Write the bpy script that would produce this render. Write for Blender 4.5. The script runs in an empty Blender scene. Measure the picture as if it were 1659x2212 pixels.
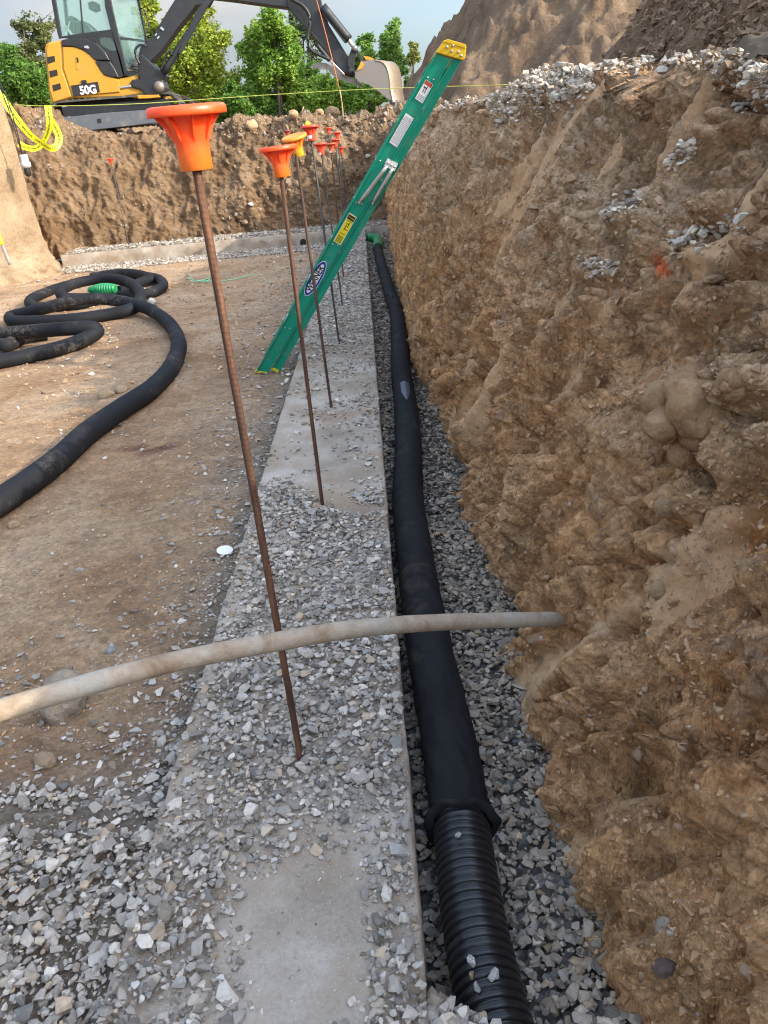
import bpy, bmesh, math, random
import numpy as np
from mathutils import Matrix, Vector
from mathutils.bvhtree import BVHTree

random.seed(7)
rng = np.random.default_rng(11)
SC = bpy.context.scene
COL = SC.collection

# ---------------------------------------------------------------- camera
F, CX, CY, EYE = 1661.0, 829.5, 1106.0, 1.13
R = np.array([[0.9959423, -0.08953838, -0.00904506],
              [-0.02951766, -0.41995772, 0.90706351],
              [-0.08501554, -0.90311593, -0.42089662]])
cam_d = bpy.data.cameras.new('camera')
cam = bpy.data.objects.new('camera', cam_d)
COL.objects.link(cam)
cam_d.sensor_fit = 'HORIZONTAL'
cam_d.sensor_width = 36.0
cam_d.lens = 36.0 * F / 1659.0
cam_d.clip_start = 0.02
cam_d.clip_end = 3000
M = Matrix.Identity(4)
for i in range(3):
    M[i][0], M[i][1], M[i][2] = R[i][0], -R[i][1], -R[i][2]
M[0][3], M[1][3], M[2][3] = 0, 0, EYE
cam.matrix_world = M
SC.camera = cam

# ---------------------------------------------------------------- sun and sky
SUN_EL = 25.0
SUN_AZ = 118.0      # degrees clockwise from +Y (the way the trench runs)
sd = Vector((math.sin(math.radians(SUN_AZ)) * math.cos(math.radians(SUN_EL)),
             math.cos(math.radians(SUN_AZ)) * math.cos(math.radians(SUN_EL)),
             math.sin(math.radians(SUN_EL))))
sun_d = bpy.data.lights.new('sun', 'SUN')
sun_d.energy = 2.7
sun_d.angle = math.radians(0.6)
sun_d.color = (1.0, 0.90, 0.74)
sun = bpy.data.objects.new('sun', sun_d)
COL.objects.link(sun)
sun.rotation_euler = sd.to_track_quat('Z', 'Y').to_euler()
sun.location = (20, -10, 20)

world = bpy.data.worlds.new('World')
SC.world = world
world.use_nodes = True
wn, wl = world.node_tree.nodes, world.node_tree.links
wn.clear()
wo = wn.new('ShaderNodeOutputWorld')
bg = wn.new('ShaderNodeBackground')
bg.inputs['Strength'].default_value = 0.15
sky = wn.new('ShaderNodeTexSky')
sky.sky_type = 'NISHITA'
sky.sun_disc = False
sky.sun_elevation = math.radians(SUN_EL)
sky.sun_rotation = math.radians(SUN_AZ)
sky.dust_density = 2.0
tc = wn.new('ShaderNodeTexCoord')
mp = wn.new('ShaderNodeMapping')
mp.inputs['Scale'].default_value = (1.0, 1.0, 3.2)
mp.inputs['Location'].default_value = (0.3, 0.55, 0.2)
nz = wn.new('ShaderNodeTexNoise')
nz.inputs['Scale'].default_value = 1.9
nz.inputs['Detail'].default_value = 7
nz.inputs['Roughness'].default_value = 0.48
nz.inputs['Distortion'].default_value = 0.4
cr = wn.new('ShaderNodeValToRGB')
cr.color_ramp.elements[0].position = 0.42
cr.color_ramp.elements[0].color = (0.12, 0.12, 0.12, 1)
cr.color_ramp.elements[1].position = 0.68
cr.color_ramp.elements[1].color = (0.92, 0.92, 0.92, 1)
nz2 = wn.new('ShaderNodeTexNoise')
nz2.inputs['Scale'].default_value = 3.0
nz2.inputs['Detail'].default_value = 6
cr2 = wn.new('ShaderNodeValToRGB')
cr2.color_ramp.elements[0].position = 0.35
cr2.color_ramp.elements[0].color = (1.75, 2.15, 2.75, 1)
cr2.color_ramp.elements[1].position = 0.68
cr2.color_ramp.elements[1].color = (4.2, 4.1, 3.95, 1)
mx = wn.new('ShaderNodeMixRGB')
wl.new(tc.outputs['Generated'], mp.inputs['Vector'])
wl.new(mp.outputs['Vector'], nz.inputs['Vector'])
wl.new(mp.outputs['Vector'], nz2.inputs['Vector'])
wl.new(nz.outputs['Fac'], cr.inputs['Fac'])
wl.new(nz2.outputs['Fac'], cr2.inputs['Fac'])
wl.new(cr.outputs['Color'], mx.inputs['Fac'])
wl.new(sky.outputs['Color'], mx.inputs['Color1'])
wl.new(cr2.outputs['Color'], mx.inputs['Color2'])
dt = wn.new('ShaderNodeVectorMath'); dt.operation = 'DOT_PRODUCT'
wl.new(tc.outputs['Generated'], dt.inputs[0]); dt.inputs[1].default_value = tuple(sd)
cd = wn.new('ShaderNodeMapRange'); cd.inputs['From Min'].default_value = -0.45; cd.inputs['From Max'].default_value = 0.75
cd.inputs['To Min'].default_value = 0.37; cd.inputs['To Max'].default_value = 1.5
wl.new(dt.outputs['Value'], cd.inputs['Value'])
sc_ = wn.new('ShaderNodeVectorMath'); sc_.operation = 'SCALE'
sz_ = wn.new('ShaderNodeSeparateXYZ'); wl.new(tc.outputs['Generated'], sz_.inputs[0])
zr = wn.new('ShaderNodeMapRange'); zr.inputs['From Min'].default_value = 0.0; zr.inputs['From Max'].default_value = 1.0
zr.inputs['To Min'].default_value = 0.0; zr.inputs['To Max'].default_value = 1.25
wl.new(sz_.outputs['Z'], zr.inputs['Value'])
ad = wn.new('ShaderNodeMath'); ad.operation = 'ADD'
wl.new(zr.outputs['Result'], ad.inputs[0]); wl.new(cd.outputs['Result'], ad.inputs[1])
wl.new(mx.outputs['Color'], sc_.inputs[0]); wl.new(ad.outputs[0], sc_.inputs['Scale'])
wl.new(sc_.outputs['Vector'], bg.inputs['Color'])
wl.new(bg.outputs['Background'], wo.inputs['Surface'])

SC.view_settings.view_transform = 'Standard'
SC.view_settings.look = 'None'
SC.view_settings.gamma = 1.0
SC.view_settings.use_curve_mapping = False
SC.view_settings.exposure = 1.15
SC.cycles.filter_width = 1.15
SC.cycles.max_bounces = 6
SC.cycles.diffuse_bounces = 4

# ---------------------------------------------------------------- helpers
def ray(px, py):
    return R @ np.array([px - CX, py - CY, F])
def Uz(px, py, z):
    d = ray(px, py); t = (z - EYE) / d[2]
    return np.array([0, 0, EYE]) + d * t
def Uy(px, py, y):
    d = ray(px, py)
    return np.array([0, 0, EYE]) + d * (y / d[1])
def proj(P):
    c = (P - np.array([0, 0, EYE])) @ R
    return CX + F * c[:, 0] / c[:, 2], CY + F * c[:, 1] / c[:, 2], c[:, 2]

def tag(o, label=None, cat=None, group=None, kind=None):
    if label: o['label'] = label
    if cat: o['category'] = cat
    if group: o['group'] = group
    if kind: o['kind'] = kind
    return o
def empty(name, loc, label, cat, group=None):
    o = bpy.data.objects.new(name, None)
    o.location = loc
    o.empty_display_size = 0.1
    COL.objects.link(o)
    return tag(o, label, cat, group)
def link(name, me, mat, parent=None):
    o = bpy.data.objects.new(name, me)
    COL.objects.link(o)
    if mat is not None and len(me.materials) == 0: me.materials.append(mat)
    if parent is not None:
        o.parent = parent
        loc = Vector((0, 0, 0)); p = parent
        while p is not None:
            loc += p.location; p = p.parent
        o.location = -loc        # meshes are modelled in world coordinates
    return o
def mesh_np(name, V, Fc, smooth=True, attrs=None):
    V = np.asarray(V, dtype=np.float32); Fc = np.asarray(Fc, dtype=np.int32)
    me = bpy.data.meshes.new(name)
    me.vertices.add(len(V)); me.vertices.foreach_set('co', V.ravel())
    k = Fc.shape[1]
    me.loops.add(Fc.size); me.loops.foreach_set('vertex_index', Fc.ravel())
    me.polygons.add(len(Fc))
    me.polygons.foreach_set('loop_start', np.arange(0, Fc.size, k, dtype=np.int32))
    me.update(calc_edges=True)
    me.polygons.foreach_set('use_smooth', np.full(len(Fc), smooth))
    for an, a in (attrs or {}).items():
        a = np.asarray(a, dtype=np.float32)
        if a.ndim == 1:
            at = me.attributes.new(an, 'FLOAT', 'POINT'); at.data.foreach_set('value', a)
        else:
            at = me.attributes.new(an, 'FLOAT_COLOR', 'POINT')
            at.data.foreach_set('color', np.concatenate([a, np.ones((len(a), 1), np.float32)], 1).ravel())
    return me
def grid_faces(n, m, flip=False, wrap=False):
    i = np.arange(n - 1)[:, None]; mm = m if wrap else m - 1
    j = np.arange(mm)[None, :]; j2 = (j + 1) % m
    a = i * m + j; b = i * m + j2; c = (i + 1) * m + j2; d = (i + 1) * m + j
    f = np.stack([a, b, c, d], -1).reshape(-1, 4)
    return f[:, ::-1] if flip else f

# noise
_perm = rng.permutation(256); _perm = np.concatenate([_perm, _perm, _perm])
_grad = rng.normal(size=(256, 3)); _grad /= np.linalg.norm(_grad, axis=1)[:, None]
def _h(i, j, k):
    return _perm[_perm[_perm[i & 255] + (j & 255)] + (k & 255)]
def pn(P):
    P = np.asarray(P, float); I = np.floor(P).astype(int); f = P - I
    u = f * f * f * (f * (f * 6 - 15) + 10); out = 0
    for a in (0, 1):
        for b in (0, 1):
            for c in (0, 1):
                g = _grad[_h(I[:, 0] + a, I[:, 1] + b, I[:, 2] + c)]
                d = ((f - (a, b, c)) * g).sum(1)
                w = (u[:, 0] if a else 1 - u[:, 0]) * (u[:, 1] if b else 1 - u[:, 1]) * (u[:, 2] if c else 1 - u[:, 2])
                out = out + w * d
    return out * 1.6
def fbm(P, o=4, g=0.5, mode=0):
    s, a, t = 0, 1.0, 0
    P = np.asarray(P, float)
    for k in range(o):
        n = pn(P * 2 ** k + 17.3 * k)
        if mode == 1: n = 1 - 2 * np.abs(n) * 1.6
        if mode == 2: n = 2 * np.abs(n) * 1.6 - 1
        s = s + a * n; t += a; a *= g
    return s / t
def worley(P):
    P = np.asarray(P, float); I = np.floor(P).astype(int); f = P - I
    d1 = np.full(len(P), 9.0); d2 = np.full(len(P), 9.0); cid = np.zeros(len(P), int)
    for a in (-1, 0, 1):
        for b in (-1, 0, 1):
            for c in (-1, 0, 1):
                h = _h(I[:, 0] + a, I[:, 1] + b, I[:, 2] + c)
                o = _grad[h] * 0.45 + 0.5 + (a, b, c) - f
                d = np.sqrt((o * o).sum(1))
                m = d < d1
                d2 = np.where(m, d1, np.minimum(d2, d)); cid = np.where(m, h, cid); d1 = np.where(m, d, d1)
    return d1, d2, cid
def sm(a, b, x):
    t = np.clip((x - a) / (b - a), 0, 1); return t * t * (3 - 2 * t)

# materials
def mat(name, color, rough=0.8, metal=0.0, build=None, spec=0.5):
    m = bpy.data.materials.new(name); m.use_nodes = True
    nt = m.node_tree; b = nt.nodes['Principled BSDF']
    b.inputs['Base Color'].default_value = (*color, 1)
    b.inputs['Roughness'].default_value = rough
    b.inputs['Metallic'].default_value = metal
    b.inputs['Specular IOR Level'].default_value = spec
    if build: build(nt, b)
    return m
def N(nt, t, **kw):
    n = nt.nodes.new(t)
    for k, v in kw.items():
        if k in n.inputs: n.inputs[k].default_value = v
        else: setattr(n, k, v)
    return n
def ramp(nt, src, stops):
    n = nt.nodes.new('ShaderNodeValToRGB'); e = n.color_ramp.elements
    while len(e) < len(stops): e.new(0.5)
    for k, (p, c) in enumerate(stops):
        e[k].position = p; e[k].color = (*c, 1) if len(c) == 3 else c
    nt.links.new(src, n.inputs['Fac']); return n.outputs['Color']
def objco(nt, scale=(1, 1, 1)):
    t = nt.nodes.new('ShaderNodeNewGeometry'); m = nt.nodes.new('ShaderNodeMapping')
    m.inputs['Scale'].default_value = scale
    nt.links.new(t.outputs['Position'], m.inputs['Vector']); return m.outputs['Vector']
def noise(nt, vec, scale, detail=5, rough=0.55, dist=0.0):
    n = N(nt, 'ShaderNodeTexNoise', Scale=scale, Detail=detail, Roughness=rough, Distortion=dist)
    nt.links.new(vec, n.inputs['Vector']); return n.outputs['Fac']
def voro(nt, vec, scale, feature='F1', out='Distance'):
    n = N(nt, 'ShaderNodeTexVoronoi', Scale=scale); n.feature = feature
    nt.links.new(vec, n.inputs['Vector']); return n.outputs[out]
def mix(nt, fac, a, b, mode='MIX'):
    n = nt.nodes.new('ShaderNodeMixRGB'); n.blend_type = mode
    for s, k in ((fac, 'Fac'), (a, 'Color1'), (b, 'Color2')):
        if isinstance(s, (float, int)): n.inputs[k].default_value = s
        elif isinstance(s, tuple): n.inputs[k].default_value = (*s, 1)
        else: nt.links.new(s, n.inputs[k])
    return n.outputs['Color']
def math_(nt, op, a, b=0.0):
    n = nt.nodes.new('ShaderNodeMath'); n.operation = op
    for s, k in ((a, 0), (b, 1)):
        if isinstance(s, (float, int)): n.inputs[k].default_value = s
        else: nt.links.new(s, n.inputs[k])
    return n.outputs[0]
def bump(nt, b, h, dist, strength=1.0):
    n = N(nt, 'ShaderNodeBump', Strength=strength, Distance=dist)
    nt.links.new(h, n.inputs['Height'])
    prev = b.inputs['Normal'].links
    if prev: nt.links.new(prev[0].from_socket, n.inputs['Normal'])
    nt.links.new(n.outputs['Normal'], b.inputs['Normal'])
def attr(nt, name, out='Fac'):
    n = nt.nodes.new('ShaderNodeAttribute'); n.attribute_name = name; return n.outputs[out]
def setc(nt, b, c): nt.links.new(c, b.inputs['Base Color'])

def earth_build(dark, mid, light, orange, fine=0.004, peb=True, streak=True):
    def f(nt, b):
        v = objco(nt)
        c = ramp(nt, noise(nt, v, 1.6, 8, 0.62), [(0.30, dark), (0.48, mid), (0.70, light)])
        c = mix(nt, ramp(nt, noise(nt, v, 0.9, 5, 0.6, 0.6), [(0.50, (0, 0, 0)), (0.66, (0.7, 0.7, 0.7))]), c, orange)
        fineN = noise(nt, v, 38, 8, 0.72)
        c = mix(nt, 0.75, c, ramp(nt, fineN, [(0.28, (0.62, 0.58, 0.55)), (0.5, (1, 1, 1)), (0.75, (1.25, 1.24, 1.22))]), 'MULTIPLY')
        if peb:
            vd = voro(nt, v, 55)
            pr = ramp(nt, vd, [(0.16, (1, 1, 1)), (0.24, (0, 0, 0))])
            sel = ramp(nt, noise(nt, v, 21, 2), [(0.57, (0, 0, 0)), (0.62, (0.7, 0.7, 0.7))])
            fac = mix(nt, 1.0, pr, sel, 'MULTIPLY')
            c = mix(nt, fac, c, (0.40, 0.34, 0.27))
            bump(nt, b, fac, 0.003, 0.6)
        setc(nt, b, c)
        bump(nt, b, noise(nt, v, 160, 6, 0.75), fine, 0.8)
        bump(nt, b, noise(nt, v, 30, 6, 0.65), fine * 3.0, 0.7)
        bump(nt, b, noise(nt, v, 7, 8, 0.7), fine * 8.0, 0.8)
    return f
m_bank = mat('bank_earth', (0.3, 0.2, 0.12), 0.95, build=None, spec=0.2)
def bank_build(nt, b):
    v = objco(nt)
    c = ramp(nt, noise(nt, v, 2.6, 9, 0.66, 0.3), [(0.30, (0.35, 0.205, 0.115)), (0.44, (0.56, 0.35, 0.195)), (0.60, (0.68, 0.475, 0.295))])
    lo = attr(nt, 'lower')
    c = mix(nt, math_(nt, 'MULTIPLY', lo, 0.72), c, mix(nt, ramp(nt, noise(nt, v, 5, 7, 0.65), [(0.35, (0, 0, 0)), (0.65, (1, 1, 1))]), (0.58, 0.30, 0.13), (0.78, 0.47, 0.23)))
    up = attr(nt, 'pale')
    c = mix(nt, up, c, (0.55, 0.43, 0.31))
    fr = attr(nt, 'smear')
    c = mix(nt, fr, c, (0.60, 0.39, 0.22))
    c = mix(nt, attr(nt, 'ochre'), c, (0.40, 0.19, 0.07))
    g = ramp(nt, noise(nt, v, 7, 6, 0.7), [(0.55, (0, 0, 0)), (0.68, (0.55, 0.55, 0.55))])
    c = mix(nt, g, c, (0.36, 0.29, 0.225))
    vd_ = nt.nodes.new('ShaderNodeVectorMath'); vd_.operation = 'ADD'
    nz_ = N(nt, 'ShaderNodeTexNoise', Scale=34, Detail=3); nt.links.new(v, nz_.inputs['Vector'])
    sc2 = nt.nodes.new('ShaderNodeVectorMath'); sc2.operation = 'SCALE'; sc2.inputs['Scale'].default_value = .035
    nt.links.new(nz_.outputs['Color'], sc2.inputs[0]); nt.links.new(sc2.outputs[0], vd_.inputs[0]); nt.links.new(v, vd_.inputs[1])
    for vsc, lo_, hi_ in ((26, .70, 1.28), (75, .72, 1.25)):
        vn = N(nt, 'ShaderNodeTexVoronoi', Scale=vsc); nt.links.new(vd_.outputs[0], vn.inputs['Vector'])
        sp_ = nt.nodes.new('ShaderNodeSeparateColor'); nt.links.new(vn.outputs['Color'], sp_.inputs[0])
        cell = ramp(nt, sp_.outputs[0], [(0, (lo_, lo_ * .97, lo_ * .94)), (1, (hi_, hi_, hi_ * 1.0))])
        c = mix(nt, math_(nt, 'MULTIPLY', math_(nt, 'SUBTRACT', 1.0, fr), .7), c, cell, 'MULTIPLY')
    c = mix(nt, attr(nt, 'heap'), c, ramp(nt, noise(nt, v, 4, 8, .7), [(.3, (.10, .068, .046)), (.7, (.21, .145, .098))]))
    fn = noise(nt, v, 55, 8, 0.75)
    inv = math_(nt, 'SUBTRACT', 1.0, fr)
    c = mix(nt, math_(nt, 'MULTIPLY', inv, 0.8), c, ramp(nt, fn, [(0.30, (0.60, 0.56, 0.53)), (0.5, (1.06, 1.05, 1.04)), (0.70, (1.42, 1.40, 1.36))]), 'MULTIPLY')
    c = mix(nt, math_(nt, 'MULTIPLY', attr(nt, 'streak'), .85), c, ramp(nt, noise(nt, objco(nt, (1, 1, .10)), 26, 6, .65), [(.36, (.62, .58, .55)), (.50, (1.05, 1.04, 1.02)), (.66, (1.38, 1.34, 1.28))]), 'MULTIPLY')
    c = mix(nt, math_(nt, 'MULTIPLY', attr(nt, 'paint'), .85), c, (0.88, 0.17, 0.05))
    c = mix(nt, ramp(nt, voro(nt, v, 70), [(0.10, (0.55, 0.55, 0.55)), (0.18, (0, 0, 0))]), c, (0.42, 0.36, 0.30))
    setc(nt, b, c)
    rgh = math_(nt, 'SUBTRACT', 1.0, math_(nt, 'MULTIPLY', fr, .8))
    bump(nt, b, math_(nt, 'MULTIPLY', noise(nt, v, 190, 6, 0.8), rgh), 0.006, 1.0)
    bump(nt, b, math_(nt, 'MULTIPLY', noise(nt, v, 48, 8, 0.75, .4), rgh), 0.020, 1.0)
    bump(nt, b, math_(nt, 'MULTIPLY', voro(nt, v, 85), rgh), 0.007, -1.0 if False else .8)
    vs = objco(nt, (1, 1, 0.13))
    n = noise(nt, vs, 60, 5, 0.6)
    bump(nt, b, math_(nt, 'MULTIPLY', n, attr(nt, 'streak')), 0.03, 1.0)
bank_build(m_bank.node_tree, m_bank.node_tree.nodes['Principled BSDF'])

m_floor = mat('pit_floor', (0.3, 0.2, 0.12), 0.95, spec=0.2)
def floor_build(nt, b):
    v = objco(nt)
    c = ramp(nt, noise(nt, v, 1.3, 8, 0.62, 0.4), [(0.30, (0.31, 0.18, 0.098)), (0.48, (0.50, 0.325, 0.19)), (0.68, (0.62, 0.455, 0.30))])
    c = mix(nt, ramp(nt, noise(nt, objco(nt, (0.6, 1.3, 1)), 3.2, 6, 0.6), [(0.60, (0, 0, 0)), (0.72, (0.5, 0.5, 0.5))]), c, (0.20, 0.125, 0.085))
    c = mix(nt, ramp(nt, noise(nt, v, 0.8, 6, 0.6), [(0.58, (0, 0, 0)), (0.70, (0.7, 0.7, 0.7))]), c, (0.47, 0.38, 0.27))
    c = mix(nt, attr(nt, 'grey'), c, ramp(nt, noise(nt, v, 16, 7, 0.7), [(0.3, (0.20, 0.16, 0.12)), (0.7, (0.38, 0.325, 0.26))]))
    c = mix(nt, attr(nt, 'wine'), c, (0.15, 0.065, 0.05))
    c = mix(nt, 0.7, c, ramp(nt, noise(nt, v, 70, 8, 0.75), [(0.30, (0.52, 0.48, 0.45)), (0.5, (1, 1, 1)), (0.72, (1.32, 1.3, 1.26))]), 'MULTIPLY')
    c = mix(nt, ramp(nt, voro(nt, v, 60), [(0.10, (0.6, 0.6, 0.6)), (0.17, (0, 0, 0))]), c, (0.42, 0.37, 0.31))
    nz_ = N(nt, 'ShaderNodeTexNoise', Scale=34, Detail=3); nt.links.new(v, nz_.inputs['Vector'])
    vd_ = nt.nodes.new('ShaderNodeVectorMath'); vd_.operation = 'ADD'
    sc2 = nt.nodes.new('ShaderNodeVectorMath'); sc2.operation = 'SCALE'; sc2.inputs['Scale'].default_value = .04
    nt.links.new(nz_.outputs['Color'], sc2.inputs[0]); nt.links.new(sc2.outputs[0], vd_.inputs[0]); nt.links.new(v, vd_.inputs[1])
    for vsc, lo_, hi_ in ((22, .80, 1.17), (70, .76, 1.2)):
        vn = N(nt, 'ShaderNodeTexVoronoi', Scale=vsc); nt.links.new(vd_.outputs[0], vn.inputs['Vector'])
        sp_ = nt.nodes.new('ShaderNodeSeparateColor'); nt.links.new(vn.outputs['Color'], sp_.inputs[0])
        c = mix(nt, .8, c, ramp(nt, sp_.outputs[0], [(0, (lo_,) * 3), (1, (hi_,) * 3)]), 'MULTIPLY')
    setc(nt, b, c)
    bump(nt, b, noise(nt, v, 11, 8, 0.7), 0.06, 0.8)
    bump(nt, b, noise(nt, v, 220, 5, 0.75), 0.006, 0.9)
    bump(nt, b, noise(nt, v, 35, 8, 0.75), 0.03, 0.9)
floor_build(m_floor.node_tree, m_floor.node_tree.nodes['Principled BSDF'])

m_back = mat('back_bank_earth', (0.3, 0.2, 0.12), 0.95, spec=0.15, build=earth_build((0.14, 0.088, 0.05), (0.255, 0.17, 0.10), (0.37, 0.26, 0.16), (0.28, 0.165, 0.085), 0.015))
m_mound = mat('mound_earth', (0.3, 0.2, 0.12), 0.95, spec=0.15, build=earth_build((0.16, 0.108, 0.070), (0.26, 0.182, 0.12), (0.37, 0.27, 0.18), (0.30, 0.20, 0.12), 0.02))
m_left = mat('left_bank_earth', (0.3, 0.2, 0.12), 0.95, spec=0.15, build=earth_build((0.21, 0.145, 0.088), (0.31, 0.225, 0.14), (0.40, 0.31, 0.205), (0.33, 0.21, 0.115), 0.006, peb=False))

def conc_build(nt, b):
    v = objco(nt)
    c = ramp(nt, noise(nt, v, 3.5, 7, 0.6), [(0.34, (0.24, 0.195, 0.148)), (0.5, (0.36, 0.31, 0.25)), (0.66, (0.47, 0.42, 0.355))])
    c = mix(nt, 0.8, c, ramp(nt, noise(nt, v, 120, 6, 0.8), [(0.3, (0.72, 0.7, 0.68)), (0.5, (1, 1, 1)), (0.75, (1.2, 1.2, 1.2))]), 'MULTIPLY')
    c = mix(nt, ramp(nt, noise(nt, v, 2.6, 7, 0.65), [(0.46, (0, 0, 0)), (0.62, (0.75, 0.75, 0.75))]), c, (0.30, 0.215, 0.14))
    c = mix(nt, ramp(nt, voro(nt, v, 150), [(0.13, (0.7, 0.7, 0.7)), (0.2, (0, 0, 0))]), c, (0.45, 0.43, 0.40))
    setc(nt, b, c)
    bump(nt, b, noise(nt, v, 300, 4, 0.7), 0.0012, 0.7)
    bump(nt, b, noise(nt, v, 45, 6, 0.7), 0.005, 0.6)
m_conc = mat('dusty_concrete', (0.35, 0.32, 0.28), 0.92, build=conc_build, spec=0.3)
def stone_build(nt, b):
    v = objco(nt)
    c = attr(nt, 'tint', 'Color')
    c = mix(nt, 0.6, c, ramp(nt, noise(nt, v, 140, 6, 0.7), [(0.3, (0.68, 0.67, 0.66)), (0.5, (1, 1, 1)), (0.72, (1.25, 1.25, 1.25))]), 'MULTIPLY')
    setc(nt, b, c)
    bump(nt, b, noise(nt, v, 260, 4, 0.7), 0.0016, 0.6)
m_stone = mat('crushed_limestone', (0.4, 0.4, 0.4), 0.85, build=stone_build, spec=0.35)
def bed_build(nt, b):
    v = objco(nt)
    n = nt.nodes.new('ShaderNodeTexVoronoi'); n.inputs['Scale'].default_value = 62
    nt.links.new(v, n.inputs['Vector'])
    sep = nt.nodes.new('ShaderNodeSeparateColor'); nt.links.new(n.outputs['Color'], sep.inputs[0])
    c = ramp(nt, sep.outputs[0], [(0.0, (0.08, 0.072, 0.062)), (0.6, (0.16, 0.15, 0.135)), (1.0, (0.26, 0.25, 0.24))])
    setc(nt, b, c)
    bump(nt, b, n.outputs['Distance'], 0.02, -1.0 if False else 1.0)
m_bed = mat('gravel_bed', (0.25, 0.24, 0.22), 0.9, build=bed_build, spec=0.2)

# ---------------------------------------------------------------- earth bank on the right
BY = [-9, 0, .757, 1.105, 1.294, 1.45, 1.585, 1.80, 2.03, 2.6, 3.66, 4.87, 6.56, 8.99, 12, 15.9]
BX = [.27, .268, .262, .236, .232, .228, .235, .30, .300, .272, .298, .265, .283, .317, .39, .47]
TY = [-9, 0, 1.5, 2, 2.5, 3, 4, 5, 6, 8, 10, 12, 14, 15.9]
TX = [1.6, 1.0, .88, .93, .97, .96, .84, .80, .78, .72, .74, .80, .86, .95]
TZ = [1.5, 1.25, 1.22, 1.25, 1.28, 1.31, 1.33, 1.37, 1.39, 1.45, 1.52, 1.60, 1.68, 1.75]
def crest_z(y): return np.interp(y, TY, TZ)
def grade_z(x, y):
    "ground behind the crest, with the dark spoil heap lying on it"
    t = np.maximum(x - np.interp(y, TY, TX), 0)
    z = crest_z(y) + 0.03 * t
    # heap: ridge line starts 0.55 m behind crest near the camera, further back at y~9
    foot = np.interp(y, [-9, 0, 2.0, 3.5, 5.5, 8, 10, 12, 16], [0.8, .75, .60, .85, 1.25, 1.45, 2.2, 3.2, 6.0])
    hgt = np.interp(y, [-9, 0, 2, 4, 6, 8, 10, 12, 16], [.2, .2, 2.0, 2.7, 2.9, 2.9, 2.1, 1.1, 0.2])
    s = np.clip(t - foot, 0, None)
    z = z + hgt * (1 - np.exp(-s / 2.1))
    return z
ys = [-9, -6, -4, -2.5, -1.5, -0.8, -0.4, -0.1]
y = 0.0
while y < 16.3:
    ys.append(y); y += max(0.0058, 0.0034 * y)
ys = np.array(ys)
nv_face, nv_top = 290, 84
tv = np.linspace(0, 1, nv_face)
sv = (np.linspace(0, 1, nv_top + 1)[1:]) ** 2.0 * 9.0
Yg = np.repeat(ys[:, None], nv_face + nv_top, 1)
xb = np.interp(ys, BY, BX)[:, None]; xt = np.interp(ys, TY, TX)[:, None]; zt = crest_z(ys)[:, None]
zb = -0.28
expo = np.interp(ys, [0, 1.5, 3, 6, 10, 16], [1.05, 1.12, 1.45, 2.1, 2.6, 2.6])[:, None]
Xf = xb + (xt - xb) * tv[None, :] ** expo
# overhang and lumps: lower part bulges, broad hollows
Zf = zb + (zt - zb) * tv[None, :]
Xt = xt + sv[None, :]
Zt = grade_z(Xt, np.repeat(ys[:, None], nv_top, 1))
rnd = np.exp(-sv / 0.06)[None, :] * 0.02
Xg = np.concatenate([Xf, Xt], 1); Zg = np.concatenate([Zf, Zt - rnd], 1)
P0 = np.stack([Xg, Yg, Zg], -1)
nrm = np.cross(np.gradient(P0, axis=1), np.gradient(P0, axis=0))
nrm /= np.linalg.norm(nrm, axis=-1, keepdims=True) + 1e-9
if nrm[len(ys) // 2, nv_face // 2, 0] > 0: nrm = -nrm
PP = P0.reshape(-1, 3); NN = nrm.reshape(-1, 3)
T = np.concatenate([np.repeat(tv[None, :], len(ys), 0), np.full((len(ys), nv_top), 1.0) + sv[None, :]], 1).ravel()
yy = PP[:, 1]
ontop = sm(1.0, 1.15, T)
streak = sm(2.6, 5.5, yy) * (1 - sm(0.72, 1.0, T)) + (1 - sm(2.6, 5.5, yy)) * sm(-.1, .35, pn(PP * (1.6, 1.6, 0.7) + 3.1)) * (1 - sm(.5, .8, T)) * 0.8
streak = np.clip(streak, 0, 1)
d = 0.065 * fbm(PP * 1.35 + 5, 3) + 0.035 * fbm(PP * 3.3 + 1.7, 3, mode=2)
# vertical ribs / gouges left by the bucket
vs = PP * (1, 1, 0.16)
gou = fbm(vs * (5, 5, 5) + 9.1, 3, 0.55, mode=1)
d += streak * (0.036 * gou + 0.016 * fbm(vs * (22, 22, 22) + 2, 3)) 
# leaning gouges near camera: shear y with z
sh = PP.copy(); sh[:, 1] = PP[:, 1] + 0.45 * PP[:, 2]; 
near = (1 - sm(3.0, 6.0, yy))
d += near * (1 - ontop) * 0.055 * fbm(sh * (2.0, 4.2, 1.0) + 4.4, 3, 0.5, mode=1)
warp = PP + 0.05 * np.stack([pn(PP * 9), pn(PP * 9 + 31), pn(PP * 9 + 57)], 1)
w1, w2, c1 = worley(warp * 6.5)
amt = sm(-.25, .35, pn(PP * 1.9 + 12.0)) * (1 - 0.75 * streak)
bw1, bw2, bc = worley(PP * (2.6, 2.6, 2.2) + .12 * np.stack([pn(PP * 6), pn(PP * 6 + 31), pn(PP * 6 + 57)], 1) + 4.2)
d += (1 - ontop) * (1 - sm(4, 7, yy) * .7) * (.05 * ((bc % 8) / 8 - .5) - .055 * (1 - sm(0, .10, bw2 - bw1)) * sm(-.2, .2, pn(PP * 1.7 + 30)))
d += amt * (0.060 * ((c1 % 16) / 16.0 - 0.5) - 0.060 * (1 - sm(0.0, 0.22, w2 - w1)) + 0.03 * (0.6 - w1))
w1, w2, c1 = worley(warp * (19, 19, 15))
rough_amt = (0.35 + 0.65 * sm(-.3, .3, pn(PP * 3.1 + 2.0))) * (1 - 0.72 * streak)
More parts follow.
